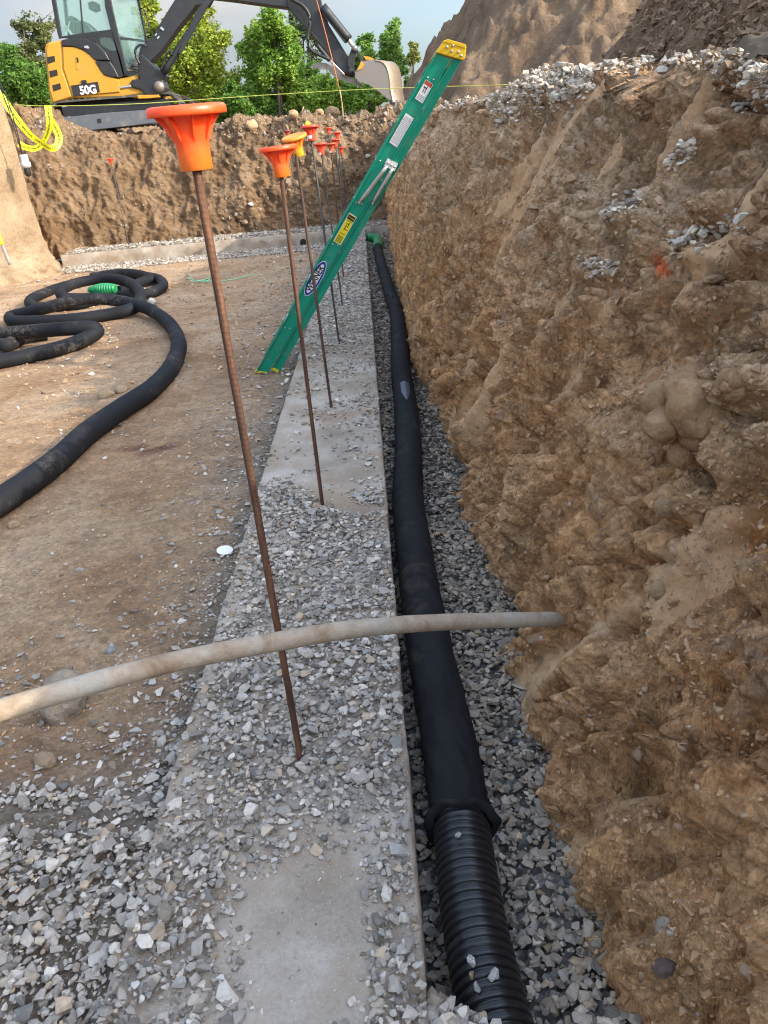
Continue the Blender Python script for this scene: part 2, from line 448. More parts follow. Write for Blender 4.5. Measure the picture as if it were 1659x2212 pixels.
d += rough_amt * (0.022 * (0.6 - w1) + 0.018 * ((c1 % 8) / 8.0 - .5) - .016 * (1 - sm(0, .16, w2 - w1)))
sel = sm(.1, .35, pn(PP * 5 + 40))
w1, w2, c1 = worley(warp * 43)
d += rough_amt * (0.010 * (0.6 - w1) + .005 * ((c1 % 8) / 8.0 - .5))
d += 0.010 * fbm(PP * 30, 3, 0.6) * rough_amt
# smooth trowelled smears from the bucket
smear = sm(.30, .46, pn(sh * (2.2, 7.5, 2.0) + 77.7)) * (1 - ontop) * (1 - sm(4.5, 8, yy) * 0.6)
dl = 0.065 * fbm(PP * 1.35 + 5, 3) + near * 0.055 * fbm(sh * (2.0, 4.2, 1.0) + 4.4, 3, 0.5, mode=1) + 0.004 * fbm(vs * 14, 2)
d = d * (1 - 0.8 * smear) + (dl - 0.006) * 0.8 * smear
# a deep vertical cleft behind the conduit
d -= 0.0
side = sm(0.06, 0.26, T)
for ya, yb2 in ((0, 3), (3, 17)):
    mk = (T < .8) & (yy >= ya) & (yy < yb2); mk2 = (yy >= (ya if ya else -99)) & (yy < yb2)
    d = np.where(mk2 & (T < 1.0), d - (d[mk].mean() - .004) * (1 - .0 * T), d)
d = d * (0.25 + 0.75 * side)
d += (1 - smear) * (1 - ontop * .5) * (0.020 * fbm(PP * (11, 11, 8) + 6, 3, .6, mode=1) * (1 - .4 * streak) + 0.009 * fbm(PP * 31 + 3, 3, .65, mode=1) * rough_amt)
d += (1 - ontop) * (1 - smear) * (near * .9 + .35) * (.034 * fbm(sh * (6.5, 6.5, 2.3) + 15, 3, .55, mode=1) - .060 * sm(.22, .42, pn(sh * (5.5, 5.5, 3.2) + 66)))
d += streak * (0.034 * fbm(vs * (17, 17, 17) + 12, 3, .6, mode=1) - .05 * sm(.42, .6, pn(vs * (8, 8, 7) + 21)))
d = np.clip(d, -.21, .12)
d = np.where(yy < 1.2, d * (0.55 + 0.45 * sm(0.2, 1.2, yy)), d)
topn = fbm(PP * 1.9, 4) * 0.10 + 0.05 * fbm(PP * 7, 3, mode=2)
PPd = PP + NN * (d * (1 - 0.35 * ontop))[:, None]
heapm = sm(1.45, 1.9, T)
hw1, hw2, hc = worley(PP * 2.1 + .1 * pn(PP * 5)[:, None]); hw3, hw4, hc2 = worley(PP * 6.3)
PPd[:, 2] += ontop * topn * sm(1.2, 2.2, T) * (0.6 + 0.7 * sm(1.8, 3, T))
PPd += NN * (heapm * (.16 * (.55 - hw1) + .12 * ((hc % 8) / 8 - .5) + .06 * (.6 - hw3) + .05 * ((hc2 % 8) / 8 - .5) + .05 * fbm(PP * 9, 3, .6, mode=1)))[:, None]
px_, py_, dep_ = proj(PPd)
def blob(cx, cy, rx, ry, pw=1.0, rot=0.0):
    c, s = math.cos(rot), math.sin(rot)
    u = ((px_ - cx) * c + (py_ - cy) * s) / rx; v = (-(px_ - cx) * s + (py_ - cy) * c) / ry
    return np.where(dep_ > 0.05, np.exp(-(u * u + v * v) ** pw), 0)
pn6 = pn(PP * 26)
paint = np.clip(blob(1430, 575, 13, 30, 2) * (0.6 + 1.1 * sm(-.35, .1, pn6)), 0, 1) + 0.5 * blob(1450, 562, 16, 12, 2) * sm(-.1, .2, pn6)
ochre = np.clip(0.75 * blob(1660, 1380, 150, 330, 1.5, .2) + 0.6 * blob(1800, 1100, 1, 1) + 0.6 * blob(1640, 1150, 70, 130, 1) + 0.5 * blob(1020, 560, 60, 60) + .5 * blob(1000, 800, 80, 120), 0, 1) * sm(-.25, .3, pn(PP * 4.7))
pale = np.clip(0.8 * ontop * (1 - sm(1.35, 1.9, T)) + 0.6 * blob(1230, 260, 190, 90) + 0.4 * blob(1500, 420, 250, 120, 1.0), 0, 1) * sm(-.35, .3, pn(PP * 3.9 + 9))
# ledges that hold the stones
for (cx, cy, rx, ry, a) in ((1496, 555, 62, 22, .035), (1500, 900, 85, 90, .045), (1288, 590, 45, 16, .03), (1345, 470, 42, 18, .03)):
    PPd += NN * (a * blob(cx, cy, rx, ry, 2))[:, None]
bank_me = mesh_np('earth_bank', PPd, grid_faces(len(ys), nv_face + nv_top), True,
                  dict(lower=(1 - sm(.30, .85, T + 0.25 * pn(PP * 1.7))) , pale=pale, smear=smear * .8, ochre=ochre, streak=streak, heap=heapm * (.75 + .25 * pn(PP * 1.3)), paint=np.clip(paint, 0, 1)))
bank = link('earth_bank', bank_me, m_bank)
tag(bank, 'tall rough brown excavated earth bank along the right of the trench', kind='structure')
sub = grid_faces(len(ys), nv_face + nv_top)
bvh = BVHTree.FromPolygons(PPd.tolist(), sub.tolist(), all_triangles=False)
def bank_at(px, py):
    h = bvh.ray_cast(Vector((0, 0, EYE)), Vector(ray(px, py)).normalized(), 60)
    return (h[0], h[1]) if h[0] is not None else (None, None)

# ---------------------------------------------------------------- floor of the pit
def floor_z(x, y):
    x = np.asarray(x, float); y = np.asarray(y, float)
    P = np.stack([x, y, np.zeros_like(x)], -1).reshape(-1, 3)
    n = (0.022 * fbm(P * 0.9 + 3, 4) + 0.007 * fbm(P * 6, 3)).reshape(x.shape)
    rise = (1 - sm(0.95, 1.45, y + 0.15 * (x + .5))) * 0.075
    far = -0.12 * sm(12.0, 13.4, y)
    return -0.10 + n + rise + far
def pspace(a, b, s0, k):
    o = [a]
    while o[-1] < b: o.append(o[-1] + max(s0, k * abs(o[-1])))
    return np.array(o)
fy = pspace(0.2, 15.8, 0.012, 0.0075); fx = -0.47 - pspace(0, 8.5, 0.014, 0.013)
fy = np.concatenate([[-6, -3, -1.5, -.6, -.1], fy])
GY, GX = np.meshgrid(fy, fx, indexing='ij')
GZ = floor_z(GX, GY)
P = np.stack([GX, GY, GZ], -1).reshape(-1, 3)
w1, w2, cc = worley(P * (14, 14, 14)); msk = sm(.0, .4, pn(P * 2.3 + 9))
P[:, 2] += 0.010 * msk * (0.6 - w1)
P[:, 2] += 0.006 * fbm(P * (3, 26, 1) + 8, 2) * (1 - msk)
px_, py_, dep_ = proj(P)
edge = np.exp(-np.clip(-P[:, 0] - .50, 0, 9) / (0.07 + 0.03 * np.clip(P[:, 1], 0, 6)))
grey = np.clip(edge * 1.25 + 0.9 * sm(1640, 1760, py_ - 0.0 * px_) + 0.25 * pn(P * 3), 0, 1) * sm(-.5, .1, pn(P * 2.2 + 5) + edge)
grey = np.maximum(grey, .92 * sm(1740, 1820, py_) * (dep_ > .1))
wine = np.clip(0.9 * blob(320, 968, 75, 14, 1.0, -.1) * sm(-.3, .2, pn(P * 9)) + 0.5 * blob(290, 1275, 24, 10), 0, 1)
fl = link('dirt_floor', mesh_np('dirt_floor', P, grid_faces(len(fy), len(fx), flip=True), True, dict(grey=grey, wine=wine)), m_floor)
tag(fl, 'packed brown dirt floor of the pit', kind='structure')

# trench bed beneath the gravel
def trench_z(x, y):
    x = np.asarray(x, float); y = np.asarray(y, float)
    return -0.165 + 0.03 * sm(.12, .30, x) + 0.01 * pn(np.stack([x * 5, y * 5, x * 0], -1).reshape(-1, 3)).reshape(x.shape)
ty = np.concatenate([[-6, -1], pspace(0.2, 15.9, 0.02, 0.012)]); tx = np.linspace(-0.03, 0.62, 28)
GY, GX = np.meshgrid(ty, tx, indexing='ij')
P = np.stack([GX, GY, trench_z(GX, GY) - 0.008], -1).reshape(-1, 3)
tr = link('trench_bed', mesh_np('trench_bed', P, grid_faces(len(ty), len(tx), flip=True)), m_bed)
tag(tr, 'grey gravel bed of the drain trench', kind='structure')

# ---------------------------------------------------------------- footings
def slab(name, x0, x1, y0, y1, z0, z1, axis, step0, k, matl):
    "long slab with a rough-cast top and slightly wavering arrises"
    L = pspace(max(y0, 0.2), y1, step0, k) if axis == 'y' else np.arange(x0, x1, step0)
    if axis == 'y' and y0 < 0.2: L = np.concatenate([[y0, -1, -.3], L])
    L[-1] = y1 if axis == 'y' else x1
    w = (x1 - x0) if axis == 'y' else (y1 - y0)
    prof = [(0, z0), (0, z0 * .66), (0, z0 * .33), (0, z1 - .006), (0.005, z1)] + [(q, z1) for q in np.linspace(.02, w - .02, 26)] + [(w - .005, z1), (w, z1 - .006), (w, z0 * .33), (w, z0 * .66), (w, z0)]
    prof = np.array(prof)
    A = np.repeat(L[:, None], len(prof), 1)
    Q = np.repeat(prof[None, :, 0], len(L), 0); Z = np.repeat(prof[None, :, 1], len(L), 0)
    P = np.stack([x0 + Q, A, Z] if axis == 'y' else [A, y0 + Q, Z], -1).reshape(-1, 3)
    top = (P[:, 2] > z1 - .01)
    n = 0.0022 * fbm(P * 14, 3) + 0.0035 * fbm(P * 3, 2)
    P[:, 2] += np.where(top, n, 0)
    e = 0.004 * pn(P * 4.5) + 0.0025 * pn(P * 30)
    P[:, 0 if axis == 'y' else 1] += e * np.where(np.abs(P[:, 2] - z1) < .3, 1, 0)
    me = mesh_np(name, P, grid_faces(len(L), len(prof), flip=(axis == 'x')), True)
    m2 = me
    return link(name, me, matl)
ft = slab('concrete_footing', -0.505, -0.012, -4.0, 14.22, -0.30, 0.0, 'y', 0.012, 0.01, m_conc)
tag(ft, 'long dusty concrete footing strip with gravel on it', kind='structure')
cf = slab('cross_footing', -5.35, 0.50, 14.235, 14.80, -0.30, 0.0, 'x', 0.05, 0, m_conc)
tag(cf, 'concrete footing crossing at the far end of the pit', kind='structure')
m_hole = mat('dark_hole', (0.02, 0.017, 0.015), 0.9)
m_emboss = mat('form_mark', (0.20, 0.175, 0.145), 0.9)
def disc_on_face(px, py, yf, r, name, parent, matl, ring=False, dep=.03):
    c = Uy(px, py, yf); bm = bmesh.new()
    if ring:
        n = 24; vs_ = []
        for k in range(n):
            a = 2 * math.pi * k / n
            vs_.append([bm.verts.new((c[0] + rr * math.cos(a), yf - q, c[2] + rr * math.sin(a))) for rr, q in ((r, 0), (r, .012), (r * .72, .012), (r * .72, 0))])
        for k in range(n):
            for j in range(4): bm.faces.new((vs_[k][j], vs_[k][(j + 1) % 4], vs_[(k + 1) % n][(j + 1) % 4], vs_[(k + 1) % n][j]))
    else:
        bmesh.ops.create_cone(bm, cap_ends=True, segments=20, radius1=r, radius2=r, depth=dep, matrix=Matrix.Translation((c[0], yf, c[2])) @ Matrix.Rotation(math.pi / 2, 4, 'X'))
    me = bpy.data.meshes.new(name); bm.to_mesh(me); bm.free()
    return link(name, me, matl, parent)
disc_on_face(655, 523, 14.232, .055, 'sleeve_hole', cf, m_hole)
disc_on_face(619, 524, 14.235, .085, 'form_ring', cf, m_conc, True)
disc_on_face(567, 528, 14.235, .085, 'form_ring', cf, m_conc, True)

# ---------------------------------------------------------------- back bank, left bank, ground beyond
def back_y(x, s=0): return 15.15 + 0.5 * np.exp(-((x + 4.9) / .5) ** 2) - 0.5 * sm(-4.5, -9, x) * 3
xs = np.linspace(-11, 1.6, 420); nz_ = 130; ntop = 60
tv = np.linspace(0, 1, nz_); sv = np.linspace(0, 1, ntop + 1)[1:] ** 1.8 * 9.0
topz = np.interp(xs, [-11, -6.2, -5.9, -5.2, -4.3, -3.3, -2.2, -1.2, -.2, .6, 1.6], [2.4, 2.40, 2.36, 1.90, 1.74, 1.72, 1.86, 1.82, 1.70, 1.78, 1.9])
yb = 15.0 + 0.0 * xs
XX = np.repeat(xs[:, None], nz_ + ntop, 1)
setb = np.interp(xs, [-11, -5, -2, 0, 1.6], [1.15, 1.0, .75, .55, .6])[:, None]
Yf = yb[:, None] + setb * tv[None, :] ** 1.3
Zf = -0.12 + (topz[:, None] + 0.12) * tv[None, :] ** 0.95
Yt = Yf[:, -1:] + sv[None, :]
Zt = topz[:, None] + 0.06 * np.clip(sv[None, :], 0, 1) + 0 * Yt
P = np.stack([XX, np.concatenate([Yf, Yt], 1), np.concatenate([Zf, Zt], 1)], -1)
nr = np.cross(np.gradient(P, axis=0), np.gradient(P, axis=1)); nr /= np.linalg.norm(nr, axis=-1, keepdims=True) + 1e-9
if nr[200, 60, 1] > 0: nr = -nr
P = P.reshape(-1, 3); nr = nr.reshape(-1, 3)
w1, w2, cc = worley(P * 3.2 + .05 * pn(P * 12)[:, None]); rg = sm(-3.5, -1.5, P[:, 0])
d = 0.16 * fbm(P * .9 + 8, 3) + 0.10 * fbm(P * (1.6, 1.6, .8) + 2, 3, mode=1) + (0.015 + 0.05 * rg) * (.6 - w1) - 0.03 * rg * (1 - sm(0, .2, w2 - w1)) + .05 * fbm(P * (5, 5, 2.2) + 3, 4, .6, mode=1)
w1, w2, cc = worley(P * 9)
d += (0.018 + 0.035 * rg) * (.6 - w1) + 0.03 * fbm(P * 8, 3, .6, mode=1)
P += nr * d[:, None]
# crumbly spoil heaped along the top edge
tt = np.concatenate([np.repeat(tv[None, :], len(xs), 0), np.repeat(1 + sv[None, :], len(xs), 0)], 1).ravel()
sp = np.exp(-((tt - 1.15) / .3) ** 2)
w1, w2, cc = worley(P * 5.5)
P[:, 2] += sp * (0.10 * (0.7 - w1) + 0.10 * fbm(P * 2.2, 3))
bb = link('back_bank', mesh_np('back_bank', P, grid_faces(len(xs), nz_ + ntop, flip=True)), m_back)
tag(bb, 'rough dirt bank closing the far end of the pit', kind='structure')

# ground far beyond
P = np.array([[-400, 22, 1.75], [400, 22, 1.75], [400, 900, 1.75], [-400, 900, 1.75], [-400, 15.9, 1.6], [400, 15.9, 1.6]], float)
me = mesh_np('far_ground', P, [[0, 1, 2, 3], [4, 5, 1, 0]]); g = link('far_ground', me, m_mound)
tag(g, 'bare ground beyond the pit', kind='structure')
P = np.array([[-400, -300, 1.2], [-9.2, -300, 1.2], [-9.2, 15.9, 1.7], [-400, 15.9, 1.7], [9.0, -300, 1.2], [400, -300, 1.2], [400, 15.9, 1.6], [9.0, 15.9, 1.6]], float)
g = link('side_ground', mesh_np('side_ground', P, [[0, 1, 2, 3], [4, 5, 6, 7]]), m_mound); tag(g, 'bare ground beside the pit', kind='structure')
P = np.array([[-9.4, -300, -.2], [9.4, -300, -.2], [9.4, -5.5, -.2], [-9.4, -5.5, -.2], [-9.4, -5.5, -.2], [-8.5, -5.5, -.2], [-8.5, 15.9, -.2], [-9.4, 15.9, -.2]], float)
g = link('pit_ground', mesh_np('pit_ground', P, [[0, 1, 2, 3], [4, 5, 6, 7]]), m_floor); tag(g, 'dirt of the pit behind the viewer', kind='structure')

# left bank: a smooth scraped shoulder of earth
n1, n2 = 160, 110
tz = np.linspace(0, 1, n2)
line = np.array([(-7.2, 15.9), (-6.3, 14.6), (-5.2, 13.0), (-4.72, 12.15), (-5.0, 11.6), (-6.2, 10.9), (-8.6, 10.2)])
L = np.interp(np.linspace(0, 6, n1), range(7), line[:, 0]), np.interp(np.linspace(0, 6, n1), range(7), line[:, 1])
off = .14 * tz ** 0.9
topzl = 2.25
X = L[0][:, None] - off[None, :] * 1.0; Y = L[1][:, None] + 0.15 * off[None, :]
Z = -0.15 + (topzl + .15) * tz[None, :] + 0 * X
P = np.stack([X, Y, Z], -1)
nr = np.cross(np.gradient(P, axis=0), np.gradient(P, axis=1)); nr /= np.linalg.norm(nr, axis=-1, keepdims=True) + 1e-9
if nr[60, 50, 0] < 0: nr = -nr
cap_row = P[:, -1:, :] + np.array([-3.5, 1.2, 0.15])
P = np.concatenate([P, cap_row], 1); nr = np.concatenate([nr, nr[:, -1:]], 1)
P = P.reshape(-1, 3); nr = nr.reshape(-1, 3)
P += nr * (0.06 * fbm(P * 1.3, 3) + .02 * fbm(P * (3, 3, 1), 3, .6, mode=1) + .12 * (1 - sm(-.15, .45, P[:, 2])) + 0.012 * fbm(P * (6, 6, 3), 3) + 0.05 * (1 - sm(0.0, .6, P[:, 2])) * fbm(P * 5, 3, mode=2))[:, None]
lb = link('left_bank', mesh_np('left_bank', P, grid_faces(n1, n2 + 1)), m_left)
tag(lb, 'smooth sunlit earth bank at the left edge', kind='structure')

# big spoil mound far right
def heap(name, cx, cy, rx, ry, h, z0, n, label, seed, matl, pw=1.0):
    u = np.linspace(-1.25, 1.25, n); GX, GY = np.meshgrid(u, u, indexing='ij')
    r = np.sqrt(GX ** 2 + GY ** 2)
    P = np.stack([cx + GX * rx, cy + GY * ry, GX * 0], -1).reshape(-1, 3)
    r = r.ravel() + 0.10 * fbm(P * .35 + seed, 3)
    z = h * np.clip(1 - r ** pw, -.2, 1)
    P[:, 2] = z0 + z
    w1, w2, cc = worley(P * 1.5)
    w3, w4, cc = worley(P * 4.3)
    P[:, 2] += 0.30 * fbm(P * .9 + seed, 3, .55) + 0.16 * (.6 - w1) + .13 * (.6 - w3) + .16 * fbm(P * (2.5, 2.5, 1) + 5, 4, .65, mode=1) + .10 * ((cc % 8) / 8 - .5)
    o = link(name, mesh_np(name, P, grid_faces(n, n, flip=True)), matl)
    return tag(o, label, kind='structure')
heap('dirt_mound', 8.6, 25.5, 8.2, 7.5, 8.8, 1.5, 230, 'huge brown dirt mound against the sky at the upper right', 3.3, m_mound)

# ---------------------------------------------------------------- gravel
def hull(npts, seed, flat=1.0):
    r = np.random.default_rng(seed); bm = bmesh.new()
    for _ in range(npts):
        v = r.normal(size=3); v /= np.linalg.norm(v); v *= r.uniform(.8, 1.0)
        bm.verts.new(v)
    bmesh.ops.convex_hull(bm, input=bm.verts)
    bmesh.ops.delete(bm, geom=[v for v in bm.verts if not v.link_faces], context='VERTS')
    bmesh.ops.triangulate(bm, faces=bm.faces)
    bm.verts.index_update()
    V = np.array([v.co[:] for v in bm.verts]); Fc = np.array([[v.index for v in f.verts] for f in bm.faces]); bm.free()
    return V, Fc
HI = [hull(12, 100 + k) for k in range(26)]
LO = [hull(8, 300 + k) for k in range(20)]
def rot_rand(n, r):
    q = r.normal(size=(n, 4)); q /= np.linalg.norm(q, axis=1)[:, None]
    w, x, y, z = q.T
    return np.stack([np.stack([1 - 2 * (y * y + z * z), 2 * (x * y - z * w), 2 * (x * z + y * w)], -1),
                     np.stack([2 * (x * y + z * w), 1 - 2 * (x * x + z * z), 2 * (y * z - x * w)], -1),
                     np.stack([2 * (x * z - y * w), 2 * (y * z + x * w), 1 - 2 * (x * x + y * y)], -1)], 1)
def tints(n, r):
    g = r.choice([.17, .24, .31, .38, .46, .55], size=n, p=[.10, .18, .26, .25, .14, .07]) * r.uniform(.85, 1.15, n)
    t = np.stack([g * 1.10, g * .98, g * .83], 1)
    k = r.random(n)
    t[k < .05] *= (1.0, .87, .72); t[(k > .05) & (k < .14)] *= (.9, .85, .78); t[(k > .9)] *= (.94, .99, 1.06)
    return t
def stones(name, C, S, shapes, label, parent=None, seed=1, flat=.6, material=None, tint=None, smooth=False):
    "C centres, S half sizes -> one mesh of separate angular stones"
    r = np.random.default_rng(seed); n = len(C)
    Rm = rot_rand(n, r); ax = np.stack([r.uniform(.75, 1.35, n), r.uniform(.65, 1.1, n), r.uniform(.45, .9, n)], 1)
    tn = tints(n, r) if tint is None else tint
    which = r.integers(0, len(shapes), n)
    VV, FF, TT = [], [], []; off = 0
    for k, (V, Fc) in enumerate(shapes):
        ids = np.nonzero(which == k)[0]
        if len(ids) == 0: continue
        v = V[None] * ax[ids][:, None, :]
        v = np.einsum('nij,nkj->nki', Rm[ids], v)
        v[..., 2] *= flat
        v = v * S[ids][:, None, None] + C[ids][:, None, :]
        m = len(V)
        VV.append(v.reshape(-1, 3)); TT.append(np.repeat(tn[ids], m, 0))
        FF.append((Fc[None] + (np.arange(len(ids)) * m)[:, None, None] + off).reshape(-1, 3)); off += m * len(ids)
    me = mesh_np(name, np.concatenate(VV), np.concatenate(FF), smooth, dict(tint=np.concatenate(TT)))
    o = link(name, me, material or m_stone, parent)
    return tag(o, label, kind='stuff')

def sizes(n, r, lo=.0042, hi=.019, med=.0078, sg=.42):
    return np.clip(np.exp(r.normal(math.log(med), sg, n)), lo, hi)
def pbox(px, py, x0, x1, y0, y1, s=25):
    return sm(x0 - s, x0 + s, px) * (1 - sm(x1 - s, x1 + s, px)) * sm(y0 - s, y0 + s, py) * (1 - sm(y1 - s, y1 + s, py))
def foot_density(x, y):
    P = np.stack([x, y, 0 * x], -1); px, py, dd = proj(P)
    n1 = pn(P * 3.2 + 4.4); n2 = pn(P * 9 + 1.1)
    n = .65 * n1 + .35 * n2
    t = (x + .505) / .493
    py = py + 90 * n1 * (py < 1300) + 40 * n2
    base = np.interp(py, [480, 560, 720, 745, 800, 840, 890, 930, 1040, 1070, 1150, 1700, 1740, 1900, 2300],
                     [.75, .7, .9, .45, .30, .30, .45, .16, .22, .9, 1.0, 1.0, .75, .6, .6])
    base = base - .75 * sm(.24, .0, t) * np.interp(py, [600, 900, 1060, 1180, 1240, 1700, 1780], [.3, .5, .5, .2, 1, 1, .0])
    base = np.maximum(base, .9 * pbox(px, py, 700, 810, 850, 905, 12))
    base = base - .62 * pbox(px, py, 520, 790, 1890, 2400, 60)
    base = base - .55 * pbox(px, py, 600, 830, 1745, 1990, 55)
    base = np.maximum(base, .95 * pbox(px, py, 790, 930, 1870, 2400, 30) )
    base = np.maximum(base, .9 * pbox(px, py, 700, 880, 1660, 1730, 20))
    base = np.maximum(base, 1.15 * pbox(px, py, -300, 480, 1780, 2500, 50))
    return np.clip(base + .55 * n * np.where(base < .95, 1, .35), 0.0, 1.2)
def floor_density(x, y):
    P = np.stack([x, y, 0 * x], -1); px, py, dd = proj(P)
    e = np.clip(-x - .505, 0, 9)
    n = .6 * pn(P * 2.3 + 9.4) + .4 * pn(P * 8 + 3.1)
    b = .60 * np.exp(-e / (.06 + .03 * y)) + .18 * np.exp(-e / (.22 + .06 * y)) + .006
    b = b * (0.45 + 1.6 * np.clip(n + .35, 0, 1))
    b = np.maximum(b, np.clip(sm(1610, 1700, py) * .75 + .5 * sm(1760, 1830, py) - .9 * pbox(px, py, -200, 290, 1705, 1760, 16) + .5 * n * (1 - sm(1800, 1900, py)), 0, 1.2))
    b = np.where((y > 12.35 + .5 * pn(P * 1.5)) & (y < 14.3) & (x > -5.6), np.maximum(b, .95), b)
    b = np.where((y > 11.2) & (y < 12.6), np.maximum(b, .25 * (n > 0)), b)
    return np.clip(b, 0, 1.2)
def scatter(x0, x1, y0, y1, per, dfun, zfun, r, med, layers=2.0, lo=.0042, hi=.019):
    n = int((x1 - x0) * (y1 - y0) * per)
    x = r.uniform(x0, x1, n); y = r.uniform(y0, y1, n); dn = dfun(x, y)
    k = r.random(n) < np.clip(dn, 0, 1); x, y, dn = x[k], y[k], dn[k]
    s = sizes(len(x), r, lo, hi, med)
    z = zfun(x, y) + s * .38 + r.random(len(x)) ** 1.3 * med * layers * np.clip(dn - .45, 0, 1)
    return np.stack([x, y, z], 1), s
r = np.random.default_rng(5)
zero = lambda x, y: 0 * x
A = [scatter(-.50, -.018, .15, 1.5, 10500, foot_density, zero, r, .0078, 3.2, .0034, .020),
     scatter(-.50, -.018, 1.5, 3.0, 8600, foot_density, zero, r, .0078, 3.0)]
B = [scatter(-.50, -.018, 3.0, 7.0, 3600, foot_density, zero, r, .0100, 2.5, .006, .02),
     scatter(-.50, -.018, 7.0, 14.2, 1500, foot_density, zero, r, .0145, 2.0, .009, .026)]
cat = lambda L: (np.concatenate([a for a, b in L]), np.concatenate([b for a, b in L]))
C, S = scatter(-.50, -.018, .15, 2.6, 9500, lambda x, y: np.clip(foot_density(x, y) * .8 + .14, 0, 1), zero, r, .0036, 1.5, .0016, .005); stones('footing_grit', C, S, LO, 'fine stone grit dusted over the near footing', seed=40)
C, S = cat(A); stones('footing_gravel', C, S, HI, 'loose grey crushed stone strewn over the near footing', seed=2)
C, S = cat(B); stones('far_footing_gravel', C, S, LO, 'loose grey crushed stone on the far part of the footing', seed=3)
A = [scatter(-1.9, -.505, .15, 1.55, 9400, floor_density, floor_z, r, .0083, 3.2, .0036, .021)]
B = [scatter(-3.0, -.505, 1.55, 4.0, 3000, floor_density, floor_z, r, .0085, 2, .005, .018),
     scatter(-5.5, -.505, 4.0, 9.0, 900, floor_density, floor_z, r, .012, 2, .007, .026),
     scatter(-6.0, -.505, 9.0, 12.3, 300, floor_density, floor_z, r, .016, 2, .01, .03),
     scatter(-5.6, -.505, 12.3, 14.25, 1300, floor_density, floor_z, r, .020, 2, .012, .034)]
C, S = scatter(-1.6, -.505, .15, 2.4, 7500, lambda x, y: np.clip(floor_density(x, y) * .8 + .10, 0, 1), floor_z, r, .0040, 1.5, .0018, .0055); stones('floor_grit', C, S, LO, 'fine stone grit over the lower left ground', seed=41)
C, S = cat(A); stones('near_gravel', C, S, HI, 'heaped grey gravel covering the lower left ground', seed=4)
C, S = cat(B); stones('floor_gravel', C, S, LO, 'scattered grey gravel on the dirt floor beside the footing', seed=6)
for nm_, args_, lb_, sd_ in (('floor_crumbs', (-2.6, -.505, .9, 4.5, 1500, lambda x, y: .45 + .9 * pn(np.stack([x * 2.7, y * 2.7, 0 * x], -1)), floor_z, r, .0042, 1, .002, .011), 'small soil crumbs lying on the near dirt floor', 71),
                          ('floor_crumbs', (-5.5, -.6, 4.5, 12.5, 130, lambda x, y: .45 + .9 * pn(np.stack([x * 2.7, y * 2.7, 0 * x], -1)), floor_z, r, .012, 1, .006, .035), 'soil crumbs and clods on the far dirt floor', 72)):
    C, S = scatter(*args_); q_ = np.random.default_rng(sd_).uniform(.75, 1.2, len(C))[:, None]
    stones(nm_, C, S, LO, lb_, seed=sd_, tint=np.array([.43, .28, .155]) * q_)
one = lambda x, y: 0 * x + 1.0
A = [scatter(-.005, .42, .15, 2.6, 9000, one, trench_z, r, .0088, 2.4)]
B = [scatter(-.005, .40, 2.6, 6.5, 3600, one, trench_z, r, .0120, 2.0, .008, .022),
     scatter(-.005, .50, 6.5, 15.0, 1100, one, trench_z, r, .0185, 1.6, .012, .03)]
shade_tints = lambda n_, sd_: tints(n_, np.random.default_rng(sd_)) * (.74, .70, .65)  # same stone, with the shade of the trench put into its tint
C, S = cat(A); stones('trench_gravel', C, S, HI, 'grey gravel bedding around the drain pipe, tinted darker for shade', seed=8, tint=shade_tints(len(C), 81))
C, S = cat(B); stones('far_trench_gravel', C, S, LO, 'grey gravel bedding in the far part of the trench', seed=9, tint=shade_tints(len(C), 82))
# stone spilling over the bare pipe at the bottom edge and over the footing edge
n = 260; px = r.uniform(930, 1090, n); py = 2140 + (px - 930) * .55 + r.uniform(0, 130, n)
C = np.array([Uz(a, b, -.035 + .02 * r.random()) for a, b in zip(px, py)]); stones('spilled_gravel', C, sizes(n, r, .006, .02, .011), HI, 'gravel spilled across the bare corrugated pipe at the bottom edge', seed=10)
# crossing footing top
A = [scatter(-5.3, .5, 14.26, 15.3, 1500, lambda x, y: np.clip(.35 + .8 * sm(14.30, 14.42, y + .08 * pn(np.stack([x * 3, y * 3, 0 * x], -1))), 0, 1), zero, r, .021, 3, .012, .034)]
C, S = cat(A); stones('cross_footing_gravel', C, S, LO, 'pale gravel lying on the far cross footing', seed=12)
# stone on the bank: piles on the crest and pockets in the face
def bank_stones(name, poly_fn, n, med, label, seed, lift=1.0, hi=.03):
    rr = np.random.default_rng(seed); Cc = []; Ss = []
    while len(Cc) < n:
        a, b, h = poly_fn(rr)
        p, nn = bank_at(a, b)
        if p is None: n -= 1; continue
        s = float(np.clip(math.exp(rr.normal(math.log(med), .35)), med * .5, hi))
        up = rr.random() * h
        Cc.append((p.x, p.y, p.z + s * .3 + up)); Ss.append(s)
    t = tints(len(Cc), rr) * np.array([1.0, .96, .90]) * (1.32 if 'crest' in name else 1.35) + .03
    return stones(name, np.array(Cc), np.array(Ss), HI, label, seed=seed, flat=.75, tint=np.clip(t, 0, .7))
def along(p0, p1, w, h):
    def f(rr):
        t = rr.random(); g = rr.normal() * w
        dx, dy = p1[0] - p0[0], p1[1] - p0[1]; l = math.hypot(dx, dy)
        return p0[0] + dx * t - dy / l * g, p0[1] + dy * t + dx / l * g, h * math.sin(math.pi * min(max(t, .05), .95)) * math.exp(-(g / w) ** 2 / 2)
    return f
bank_stones('crest_gravel', along((1056, 236), (1275, 166), 17, .09), 1300, .0135, 'pale gravel heap on the bank crest beside the ladder top', 21)
bank_stones('crest_gravel', along((1250, 152), (1659, 128), 9, .03), 270, .0105, 'thin strip of pale gravel along the bank crest', 22)
bank_stones('crest_gravel', along((1540, 172), (1670, 160), 13, .015), 150, .0085, 'pale gravel patch on the crest at the right edge', 23)
